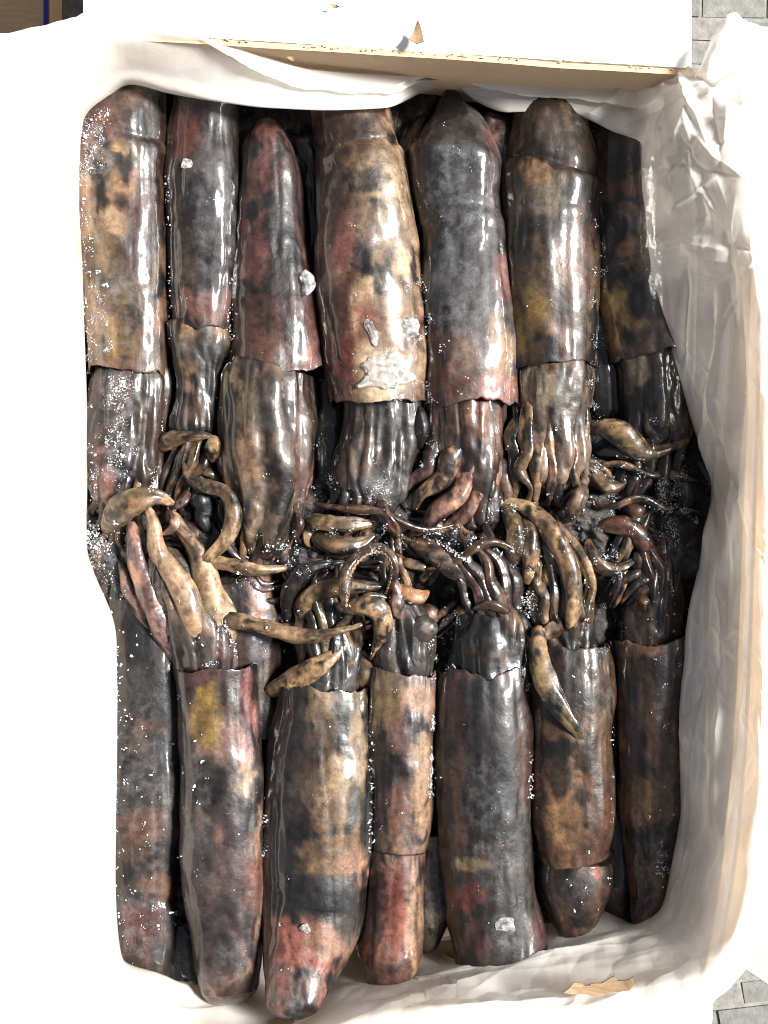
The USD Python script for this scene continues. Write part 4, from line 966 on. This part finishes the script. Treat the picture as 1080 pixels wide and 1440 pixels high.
loose_arms(s, 440, 850, 34, 44, 7)
s = squid('slim tan and mauve squid with folded salmon tail tip, middle of the lower row')
mantle(s, [(944, 522, 611), (970, 518, 612), (1050, 518, 609), (1120, 522, 606), (1170, 522, 603), (1194, 522, 600)], .104, hem='top', seed=25, tilt=.001, pig=dict(light=(.28, .18, .13), mid=(.10, .06, .05), lt=.5, dk=.57),
       spots=[(545, 1000, 22, 46, (.17, .125, .05), .85), (588, 985, 22, 30, (.36, .23, .16), .85), (565, 1040, 20, 40, MAUVE, .6), (592, 1070, 14, 60, (.33, .22, .13), .8), (535, 1080, 18, 60, (.035, .03, .03), .8), (560, 1140, 26, 30, (.15, .07, .045), .7), (592, 1140, 12, 50, TAN, .8), (530, 1180, 20, 30, INK, .7), (578, 960, 34, 10, (.2, .16, .15), .6)])
mantle(s, [(1186, 524, 596), (1205, 518, 594), (1260, 516, 592), (1310, 515, 589), (1345, 512, 586), (1374, 522, 562, -.003), (1390, 534, 550, -.006)], .102, tip='bottom', seed=26, name='tail', pig=dict(light=(.30, .17, .12), mid=(.17, .075, .055), lt=.52, dk=.66),
       spots=[(560, 1280, 20, 70, (.28, .085, .065), .7), (582, 1280, 12, 90, (.40, .26, .16), .7), (528, 1260, 14, 80, (.04, .026, .025), .8), (540, 1370, 30, 20, (.10, .04, .035), .7), (556, 1215, 30, 12, (.30, .18, .13), .6)])
fin(s, [(520, 1290, .100), (522, 1320, .100), (524, 1350, .100)], [(506, 1288, .098), (500, 1330, .096), (514, 1352, .098)], seed=27, pig='pink', thick=.007, spots=[(512, 1330, 14, 26, PEACH, .6)])
head(s, path=[(566, 962, 42, .100), (566, 925, 46, .103), (568, 888, 42, .106), (560, 850, 26, .110), (553, 822, 15, .113)], seed=28, groove=.05, pig=dict(light=(.16, .12, .10), mid=(.075, .062, .058), lt=.57, dk=.60), spots=[(555, 850, 16, 30, (.27, .20, .17), .8), (570, 900, 30, 26, (.04, .035, .035), .7)])
eye(s, 594, 884, .1165, 19, (.10, .082, .07), .5)
arm(s, [(556, 820, .116), (570, 834, .120), (586, 840, .120), (604, 830, .114)], [12, 22, 22, 10], 'tan', spots=[(580, 838, 24, 10, (.42, .22, .10), .7)])
bundle(s, [(562, 870, 24, .114), (556, 830, 18, .117), (550, 784, 9, .114)], 3, ('pink', 'mixed'), 14)
arm(s, [(590, 850, .098), (604, 866, .100), (606, 884, .096)], [26, 30, 20], 'brown')

loose_arms(s, 560, 810, 40, 20, 4)
s = squid('broad smooth charcoal squid with a small tan scar, fifth in the lower row')
mantle(s, [(942, 618, 742), (975, 615, 746), (1050, 614, 746), (1130, 617, 747), (1200, 624, 750), (1270, 631, 756), (1320, 638, 766), (1385, 645, 760)], .100, hem='top', seed=29, flat=.76, nv=130, tilt=-.001, amp=.0012, pig=dict(light=(.085, .055, .045), mid=(.058, .050, .048), lt=.56, dk=.60),
       spots=[(640, 1120, 26, 120, (.11, .06, .038), .65), (636, 1000, 18, 70, (.06, .03, .024), .6), (662, 1216, 22, 10, (.36, .27, .15), .9), (662, 1262, 28, 20, (.22, .065, .045), .8), (650, 1320, 40, 30, (.14, .045, .035), .75), (632, 1055, 14, 14, INK, .9), (700, 1290, 20, 40, (.06, .058, .06), .7), (690, 1060, 30, 110, (.045, .043, .044), .6),
              (755, 1330, 12, 40, (.12, .04, .04), .6), (738, 1060, 10, 70, (.15, .06, .03), .6), (680, 950, 60, 6, (.15, .075, .045), .7)], frost=[(700, 1150, 50, 120, .28), (715, 1310, 26, 40, .55)])
head(s, [(800, 684, 722), (835, 664, 730), (870, 646, 738), (905, 640, 740), (952, 642, 740)], seed=30, arms_at='top', pig=dict(light=(.09, .065, .05), mid=(.04, .034, .033), lt=.56, dk=.53), zc=.099, amp=.003, spots=[(690, 925, 44, 14, (.12, .075, .05), .7), (700, 862, 30, 8, (.15, .09, .06), .7), (726, 880, 10, 14, TAN, .5)])
eye(s, 688, 892, .1165, 16, (.08, .085, .085), .55)
arm(s, [(662, 858, .116), (690, 850, .124), (716, 862, .120)], [8, 14, 10], 'brown', name='eyelid')
arm(s, [(576, 762, .106), (606, 776, .112), (640, 800, .116), (674, 824, .114)], [22, 30, 30, 26], 'mixed', spots=[(660, 815, 18, 12, (.34, .22, .18), .8)], frost=[(625, 785, 30, 16, .5)])
bundle(s, [(700, 870, 34, .112), (686, 820, 36, .117), (662, 775, 32, .116), (636, 742, 20, .108)], 6, ('plum', 'plum', 'brown', 'dark'), 15)
long_tentacle(s, [(596, 800, .108), (640, 790, .118), (690, 762, .122), (726, 776, .118), (750, 800, .110)], [8, 12, 13, 12, 7], 'mixed', 75)
arm(s, [(642, 856, .104), (652, 860, .110), (664, 858, .110)], [8, 12, 6], 'tan')

loose_arms(s, 660, 800, 34, 30, 6)
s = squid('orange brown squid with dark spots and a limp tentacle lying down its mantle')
mantle(s, [(905, 748, 852), (940, 745, 856), (1000, 745, 857), (1080, 746, 858), (1140, 750, 858), (1180, 758, 856), (1212, 772, 852)], .097, hem='top', seed=31, tilt=.002, pig=dict(light=(.25, .145, .075), mid=(.14, .072, .04), lt=.52, dk=.56),  # brown skin, its pigment darkened a little to deepen the right-hand shade
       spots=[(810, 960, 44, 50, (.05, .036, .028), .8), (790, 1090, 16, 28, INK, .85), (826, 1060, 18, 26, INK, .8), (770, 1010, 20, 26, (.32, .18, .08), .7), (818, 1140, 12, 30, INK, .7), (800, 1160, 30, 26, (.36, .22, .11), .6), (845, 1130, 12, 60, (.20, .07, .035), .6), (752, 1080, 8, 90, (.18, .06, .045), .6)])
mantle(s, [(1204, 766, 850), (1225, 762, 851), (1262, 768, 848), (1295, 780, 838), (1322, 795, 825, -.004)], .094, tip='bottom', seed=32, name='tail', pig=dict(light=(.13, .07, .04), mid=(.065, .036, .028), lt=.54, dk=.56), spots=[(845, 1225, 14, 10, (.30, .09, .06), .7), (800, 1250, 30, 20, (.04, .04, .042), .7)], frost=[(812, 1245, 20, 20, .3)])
head(s, path=[(798, 922, 44, .092), (796, 880, 48, .093), (790, 845, 44, .094), (776, 812, 30, .096)], seed=33, groove=.15, nfold=6, pig='dark', spots=[(815, 880, 22, 20, (.22, .14, .06), .6), (775, 880, 18, 20, (.15, .06, .03), .7)])
arm(s, [(704, 704, .104), (742, 716, .112), (776, 748, .118), (799, 792, .120), (806, 846, .118), (800, 888, .110)], [12, 22, 28, 30, 30, 34], 'tan', flat=.6, nv=28, spots=[(790, 800, 14, 60, (.36, .21, .08), .5)])
arm(s, [(706, 712, .108), (722, 736, .114), (725, 766, .116), (716, 798, .110)], [16, 24, 28, 24], 'olive', spots=[(722, 790, 10, 14, TAN, .7)])
arm(s, [(734, 724, .108), (746, 752, .116), (745, 786, .116), (742, 822, .108)], [18, 28, 30, 24], 'tan', spots=[(745, 758, 18, 6, INK, .8)])
arm(s, [(762, 758, .112), (770, 772, .114), (776, 792, .108)], [10, 14, 10], 'tan')
arm(s, [(764, 796, .110), (772, 812, .112), (776, 832, .106)], [10, 18, 14], 'tan')
arm(s, [(758, 880, .112), (758, 920, .120), (768, 958, .124), (790, 1000, .125), (812, 1030, .124), (819, 1048, .118)], [12, 28, 36, 30, 26, 20], 'olive', flat=.38, nv=28, name='tentacle', spots=[(808, 1038, 18, 12, (.34, .25, .12), .8), (772, 985, 12, 8, (.3, .22, .12), .7)])
fin(s, [(752, 898, .108), (770, 876, .110), (790, 866, .110)], [(770, 900, .106), (784, 896, .106), (796, 892, .108)], seed=34, pig='red', thick=.004, name='collar_flap')
bundle(s, [(792, 880, 42, .106), (788, 830, 42, .110), (772, 776, 36, .110), (740, 720, 24, .102)], 6, ('olive', 'tan', 'mixed', 'brown'), 16)

loose_arms(s, 770, 820, 28, 40, 5)
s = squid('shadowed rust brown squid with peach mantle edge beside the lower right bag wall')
mantle(s, [(900, 868, 972), (940, 868, 972), (1000, 870, 970), (1080, 872, 967), (1140, 874, 964), (1180, 878, 956), (1230, 884, 950), (1290, 890, 932), (1316, 896, 918)], .092, hem='top', tip='bottom', seed=35, creases=[(1160, .04, 6, -8)], pig=dict(light=(.20, .115, .065), mid=(.10, .06, .042), lt=.53, dk=.57),  # dark brown pigment, partly the right wall shade put into the colour
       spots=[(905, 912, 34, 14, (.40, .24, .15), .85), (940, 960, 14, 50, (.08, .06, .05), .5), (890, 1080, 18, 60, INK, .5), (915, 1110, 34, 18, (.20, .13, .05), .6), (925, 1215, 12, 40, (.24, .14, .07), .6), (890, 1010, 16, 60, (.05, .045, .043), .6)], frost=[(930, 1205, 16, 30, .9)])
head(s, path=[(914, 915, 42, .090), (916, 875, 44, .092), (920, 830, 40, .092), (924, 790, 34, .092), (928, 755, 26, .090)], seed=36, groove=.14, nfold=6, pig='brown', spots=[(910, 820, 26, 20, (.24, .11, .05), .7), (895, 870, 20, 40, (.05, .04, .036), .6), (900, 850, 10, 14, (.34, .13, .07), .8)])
arm(s, [(834, 744, .104), (862, 738, .110), (892, 746, .110), (908, 774, .108), (914, 806, .100)], [10, 22, 27, 28, 24], 'red')
arm(s, [(828, 756, .104), (834, 782, .110), (856, 800, .110), (886, 792, .108), (898, 776, .102)], [14, 24, 22, 18, 12], 'olive', spots=[(838, 785, 18, 20, ORANGE, .7)])
arm(s, [(956, 752, .096), (962, 776, .102), (968, 800, .096)], [18, 28, 20], 'olive')
arm(s, [(892, 838, .106), (906, 846, .112), (908, 862, .108)], [8, 16, 12], 'red')
bundle(s, [(922, 850, 38, .102), (918, 800, 36, .104), (904, 756, 30, .103), (880, 728, 18, .098)], 6, ('red', 'brown', 'dark'), 17)

# ---- squid of the layer below, seen in the gaps
loose_arms(s, 905, 770, 40, 34, 6)
s = squid('pink shouldered squid half buried under arms between two lower squid')
mantle(s, [(795, 288, 368), (820, 282, 384), (860, 288, 394), (910, 298, 397), (970, 314, 396), (1040, 330, 396)], .090, tip='top', seed=40, pig=dict(light=(.22, .11, .085), mid=(.085, .055, .048), lt=.55, dk=.55), spots=[(365, 840, 24, 40, (.30, .15, .11), .75), (310, 830, 20, 24, (.14, .10, .07), .6), (335, 835, 12, 16, INK, .6), (370, 980, 30, 50, (.16, .11, .05), .5), (365, 915, 14, 14, (.2, .19, .21), .6)])
s = squid('pale grey tail end sunk in the gap right of the folded salmon tail')
mantle(s, [(1170, 590, 632), (1210, 590, 634), (1260, 590, 634), (1300, 588, 624), (1340, 590, 606)], .088, tip='bottom', seed=41, flat=1.0, pig=dict(light=(.22, .18, .14), mid=(.11, .095, .085), lt=.5, dk=.60), frost=[(615, 1250, 24, 50, .6)])
s = squid('black squid sunk in the gap between sixth and seventh upper squid')
mantle(s, [(170, 815, 880), (260, 818, 872), (400, 820, 870), (500, 822, 876), (560, 826, 884), (600, 836, 882)], .082, tip='both', seed=42, pig=dict(light=(.06, .045, .04), mid=(.03, .026, .026), lt=.56, dk=.5), spots=[(850, 570, 26, 40, (.085, .085, .09), .7)])
s = squid('shiny dark fin tip poking out between the two leftmost lower tails')
mantle(s, [(1290, 234, 278), (1330, 228, 286), (1370, 224, 288), (1398, 236, 284)], .084, tip='both', seed=43, pig=dict(light=(.14, .09, .06), mid=(.05, .045, .045), lt=.54, dk=.54), frost=[(255, 1360, 30, 30, .5)])
s = squid('dim squid lying deep in the gap between lower sixth and seventh squid')
mantle(s, [(900, 842, 884), (1000, 846, 884), (1100, 848, 886), (1200, 846, 892), (1290, 850, 886)], .076, tip='both', seed=44, pig=dict(light=(.07, .045, .03), mid=(.03, .023, .02), lt=.56, dk=.5))
s = squid('dim squid lying deep between the maroon and the cream upper squid')
mantle(s, [(180, 400, 462), (300, 420, 462), (450, 436, 476), (600, 436, 490), (720, 434, 480)], .078, tip='both', seed=45, pig=dict(light=(.06, .045, .038), mid=(.03, .026, .025), lt=.56, dk=.5))

# ------------------------------------------------------------------ black frozen brine between the squid
gx, gy = np.meshgrid(np.linspace(105, 1000, 300), np.linspace(118, 1392, 420), indexing='ij')
inner = np.array([p[1][:2] for p in SEC], float)   # the lip
from shapely.geometry import Polygon as _Poly
from shapely import contains_xy
poly = _Poly(inner).buffer(0)
keep = contains_xy(poly.buffer(4), gx, gy) & ~((gy > 1300) & (gx > 180))
gz = 0.085 + 0.016 * (fbm(np.stack([gx / 40, gy / 40, gx * 0], -1), 4, 61) - .5) * 2
mid_zone = np.exp(-((gy - 760) / 90.0) ** 2)
gz = gz + mid_zone * 0.019 + mid_zone * 0.006 * (fbm(np.stack([gx / 14, gy / 14, gx * 0], -1), 3, 66) - .5)
V3 = np.stack([(gx - 540) * (CZ - gz) / FPX, (720 - gy) * (CZ - gz) / FPX, gz], -1)
ii = np.arange(gx.size).reshape(gx.shape)
q = np.stack([ii[:-1, :-1], ii[:-1, 1:], ii[1:, 1:], ii[1:, :-1]], -1).reshape(-1, 4)
kq = keep[:-1, :-1] & keep[1:, :-1] & keep[:-1, 1:] & keep[1:, 1:]
q = q[kq.ravel()]
used = np.unique(q)
remap = np.full(gx.size, -1)
remap[used] = np.arange(len(used))
br = part('frozen_brine', (V3.reshape(-1, 3)[used], remap[q]), brine_mat)
tag(br, 'black ink stained frozen brine filling the gaps between the squid', 'ice', kind='stuff')
TOPS.append(V3.reshape(-1, 3)[used])

# ------------------------------------------------------------------ height map of the tops, frost and ice
HM = np.full((560, 760), -1.0)
for v in TOPS:
    px = 540 + v[:, 0] * FPX / (CZ - v[:, 2])
    py = 720 - v[:, 1] * FPX / (CZ - v[:, 2])
    i, j = (px / 2).astype(int), (py / 2).astype(int)
    ok = (i >= 0) & (i < 560) & (j >= 0) & (j < 760)
    np.maximum.at(HM, (i[ok], j[ok]), v[ok, 2])


def top(px, py):
    i, j = int(px / 2), int(py / 2)
    return HM[max(i - 1, 0):i + 2, max(j - 1, 0):j + 2].max()


flakes = []
ico = trimesh.creation.icosahedron()


def flake(px, py, size):
    if not (0 < px < 1100 and 0 < py < 1480):
        return
    z = top(px, py)
    if z < 0.07:
        return
    v = ico.vertices * rng.uniform(0.3, 1.8, 3) * [1, 1, 0.6] * size * 0.5 + rng.normal(0, size * 0.12, ico.vertices.shape)
    R = trimesh.transformations.random_rotation_matrix(rng.random(3))[:3, :3]
    flakes.append((v @ R.T + W(px, py, z + size * 0.15), ico.faces))


def scatter(x, y, rx, ry, n, s0=.0004, s1=.0014, cl=1):
    for _ in range(int(n * 0.42)):
        cx, cy = x + rng.normal(0, rx), y + rng.normal(0, ry)
        if cl > 1 and rng.random() < .55:                     # a crust of very small crystals
            e = rng.uniform(2, 5)
            for _ in range(rng.integers(8, 30)):
                flake(cx + rng.normal(0, e), cy + rng.normal(0, e * 1.3), rng.uniform(.00025, .0007))
            continue
        for _ in range(rng.integers(1, 2 + cl * 4) if rng.random() < .5 else 1):
            flake(cx + rng.normal(0, 2.2), cy + rng.normal(0, 2.2), s0 + (s1 - s0) * rng.random() ** 2)


def seam(pts, n, j=2.0, s0=.0003, s1=.0011):
    P = np.array(pts, float)
    L = np.concatenate([[0], np.cumsum(np.linalg.norm(np.diff(P, axis=0), axis=1))])
    for _ in range(int(n * 1.3)):
        t = rng.uniform(0, L[-1])
        if fbm(np.array([[t / 18.0, P[0, 0], P[0, 1]]]), 2, 9)[0] < 0.54:
            continue
        flake(np.interp(t, L, P[:, 0]) + rng.normal(0, j), np.interp(t, L, P[:, 1]) + rng.normal(0, j), rng.uniform(s0, s1))


for a in ((130, 190, 12, 28, 90, .0006, .002, 2), (118, 300, 4, 90, 80), (135, 450, 14, 50, 50, .0006, .002, 2), (165, 555, 14, 18, 70, .0005, .0016, 2), (160, 635, 14, 26, 90, .0005, .0016, 2), (128, 700, 8, 30, 60),
          (395, 790, 30, 20, 40, .0003, .0008, 2), (560, 760, 60, 14, 50, .0003, .0008, 2), (720, 760, 20, 30, 40, .0003, .0008, 2), (850, 840, 10, 60, 50, .0003, .0007, 2), (455, 640, 8, 60, 30, .0003, .0007, 2), (590, 640, 8, 40, 24, .0003, .0007, 2), (840, 480, 6, 90, 40, .0003, .0007, 2), (120, 560, 6, 160, 90, .0003, .0008, 2), (560, 470, 24, 60, 40, .0003, .0007, 2), (130, 780, 14, 30, 160, .0006, .0018, 2), (150, 830, 12, 30, 60), (205, 1050, 28, 120, 70, .0005, .0018, 1), (172, 1100, 5, 150, 110), (200, 1260, 22, 60, 60), (300, 1130, 26, 60, 14, .0009, .0022, 1),
          (300, 900, 40, 30, 26), (440, 860, 40, 30, 40), (330, 890, 20, 40, 20), (560, 840, 30, 40, 50), (640, 770, 30, 16, 70), (760, 770, 40, 60, 40), (850, 700, 30, 30, 60), (935, 700, 26, 40, 160, .0004, .0012, 2),
          (930, 980, 14, 60, 60), (940, 860, 14, 40, 40), (930, 1205, 8, 22, 60), (740, 850, 6, 8, 50, .0005, .0014, 2), (820, 900, 8, 60, 50), (625, 900, 14, 30, 60, .0003, .0008, 2), (395, 770, 18, 12, 50), (500, 700, 30, 20, 30),
          (700, 715, 14, 10, 50), (250, 330, 60, 120, 40, .0004, .0009, 1), (500, 350, 50, 130, 60, .0003, .0008, 1), (650, 350, 50, 130, 60, .0003, .0008, 1), (780, 350, 40, 120, 40, .0003, .0008, 1), (300, 1200, 50, 120, 60, .0003, .0009, 1),
          (450, 1200, 50, 140, 40, .0003, .0008, 1), (690, 1150, 40, 130, 60, .0003, .0009, 1), (560, 1100, 30, 120, 30, .0003, .0008, 1), (880, 620, 40, 60, 40, .0003, .0008, 1), (420, 600, 200, 60, 60, .0003, .0009, 1), (830, 940, 8, 6, 14, .0008, .0016, 1),
          (540, 690, 16, 14, 40, .0004, .0010, 2), (370, 600, 40, 70, 20, .0003, .0008, 1), (820, 1240, 20, 20, 20)):
    scatter(*a)
for p, n in (([(610, 985), (608, 1040), (606, 1120)], 150), ([(746, 1005), (747, 1080), (746, 1150)], 130), ([(840, 310), (836, 380), (832, 420)], 60), ([(370, 1140), (372, 1190), (364, 1260)], 110), ([(521, 990), (522, 1080), (521, 1200)], 90),
             ([(594, 370), (599, 460), (598, 540)], 60), ([(234, 240), (238, 360), (238, 500)], 70), ([(330, 380), (322, 450), (326, 480)], 50), ([(236, 560), (222, 640), (212, 690)], 70), ([(300, 850), (322, 890), (334, 925)], 70),
             ([(742, 930), (743, 990)], 40), ([(248, 940), (290, 934), (336, 928)], 60), ([(165, 900), (163, 1100), (160, 1240)], 150), ([(112, 180), (117, 350), (126, 510)], 130), ([(860, 950), (862, 1100), (858, 1250)], 50), ([(615, 760), (650, 785), (668, 800)], 80)):
    seam(p, n)
fv, ff, o = [], [], 0
for v, f in flakes:
    fv.append(v)
    ff.append(f + o)
    o += len(v)
fr = part('frost_flakes', (np.vstack(fv), np.vstack(ff)), frost_mat, smooth=False)
tag(fr, 'white frost crystals scattered over the squid and along their seams', 'frost', kind='stuff')


def chunk(px, py, rx, ry, h, label, n=26, rot=0.0, lift=0.0):
    P = rng.normal(size=(n, 3))
    P /= np.linalg.norm(P, axis=1, keepdims=True)
    P *= rng.uniform(.8, 1.05, (n, 1))
    P *= [MM(rx), MM(ry), h]
    c, s_ = math.cos(rot), math.sin(rot)
    P[:, :2] = P[:, :2] @ np.array([[c, s_], [-s_, c]])
    m = trimesh.convex.convex_hull(P).subdivide().subdivide().subdivide()
    trimesh.smoothing.filter_taubin(m, iterations=12)
    d = m.vertices / np.maximum(np.linalg.norm(m.vertices, axis=1, keepdims=True), 1e-9)
    m.vertices += d * ((fbm(m.vertices * 130, 3, int(px)) - .5) * min(MM(rx), MM(ry)) * 0.9)[:, None] * [1, 1, .35]
    m.apply_translation(W(px, py, top(px, py) + h * 0.3 + lift))
    tag(part('ice_chunk', m, ice_mat), label, 'ice', 'ice lumps on the squid')


chunk(435, 398, 11, 22, .004, 'clear ice lump wedged between maroon and cream squid', rot=.2, lift=.004)
chunk(543, 525, 38, 30, .0022, 'large whitish ice plate frozen to the cream squid mantle', n=40)
chunk(570, 462, 26, 16, .002, 'smaller pale ice plate above the large one on the cream squid', rot=.4)
chunk(521, 466, 10, 22, .0016, 'thin ice sliver beside the ice plates on the cream squid', rot=.3)
chunk(430, 1306, 9, 7, .003, 'small square ice cube on the salmon tail of the black squid', n=14)
chunk(714, 1300, 17, 13, .0016, 'flat translucent ice patch near the broad charcoal tail end')
chunk(262, 230, 9, 8, .002, 'round white ice bead on the narrow black squid')
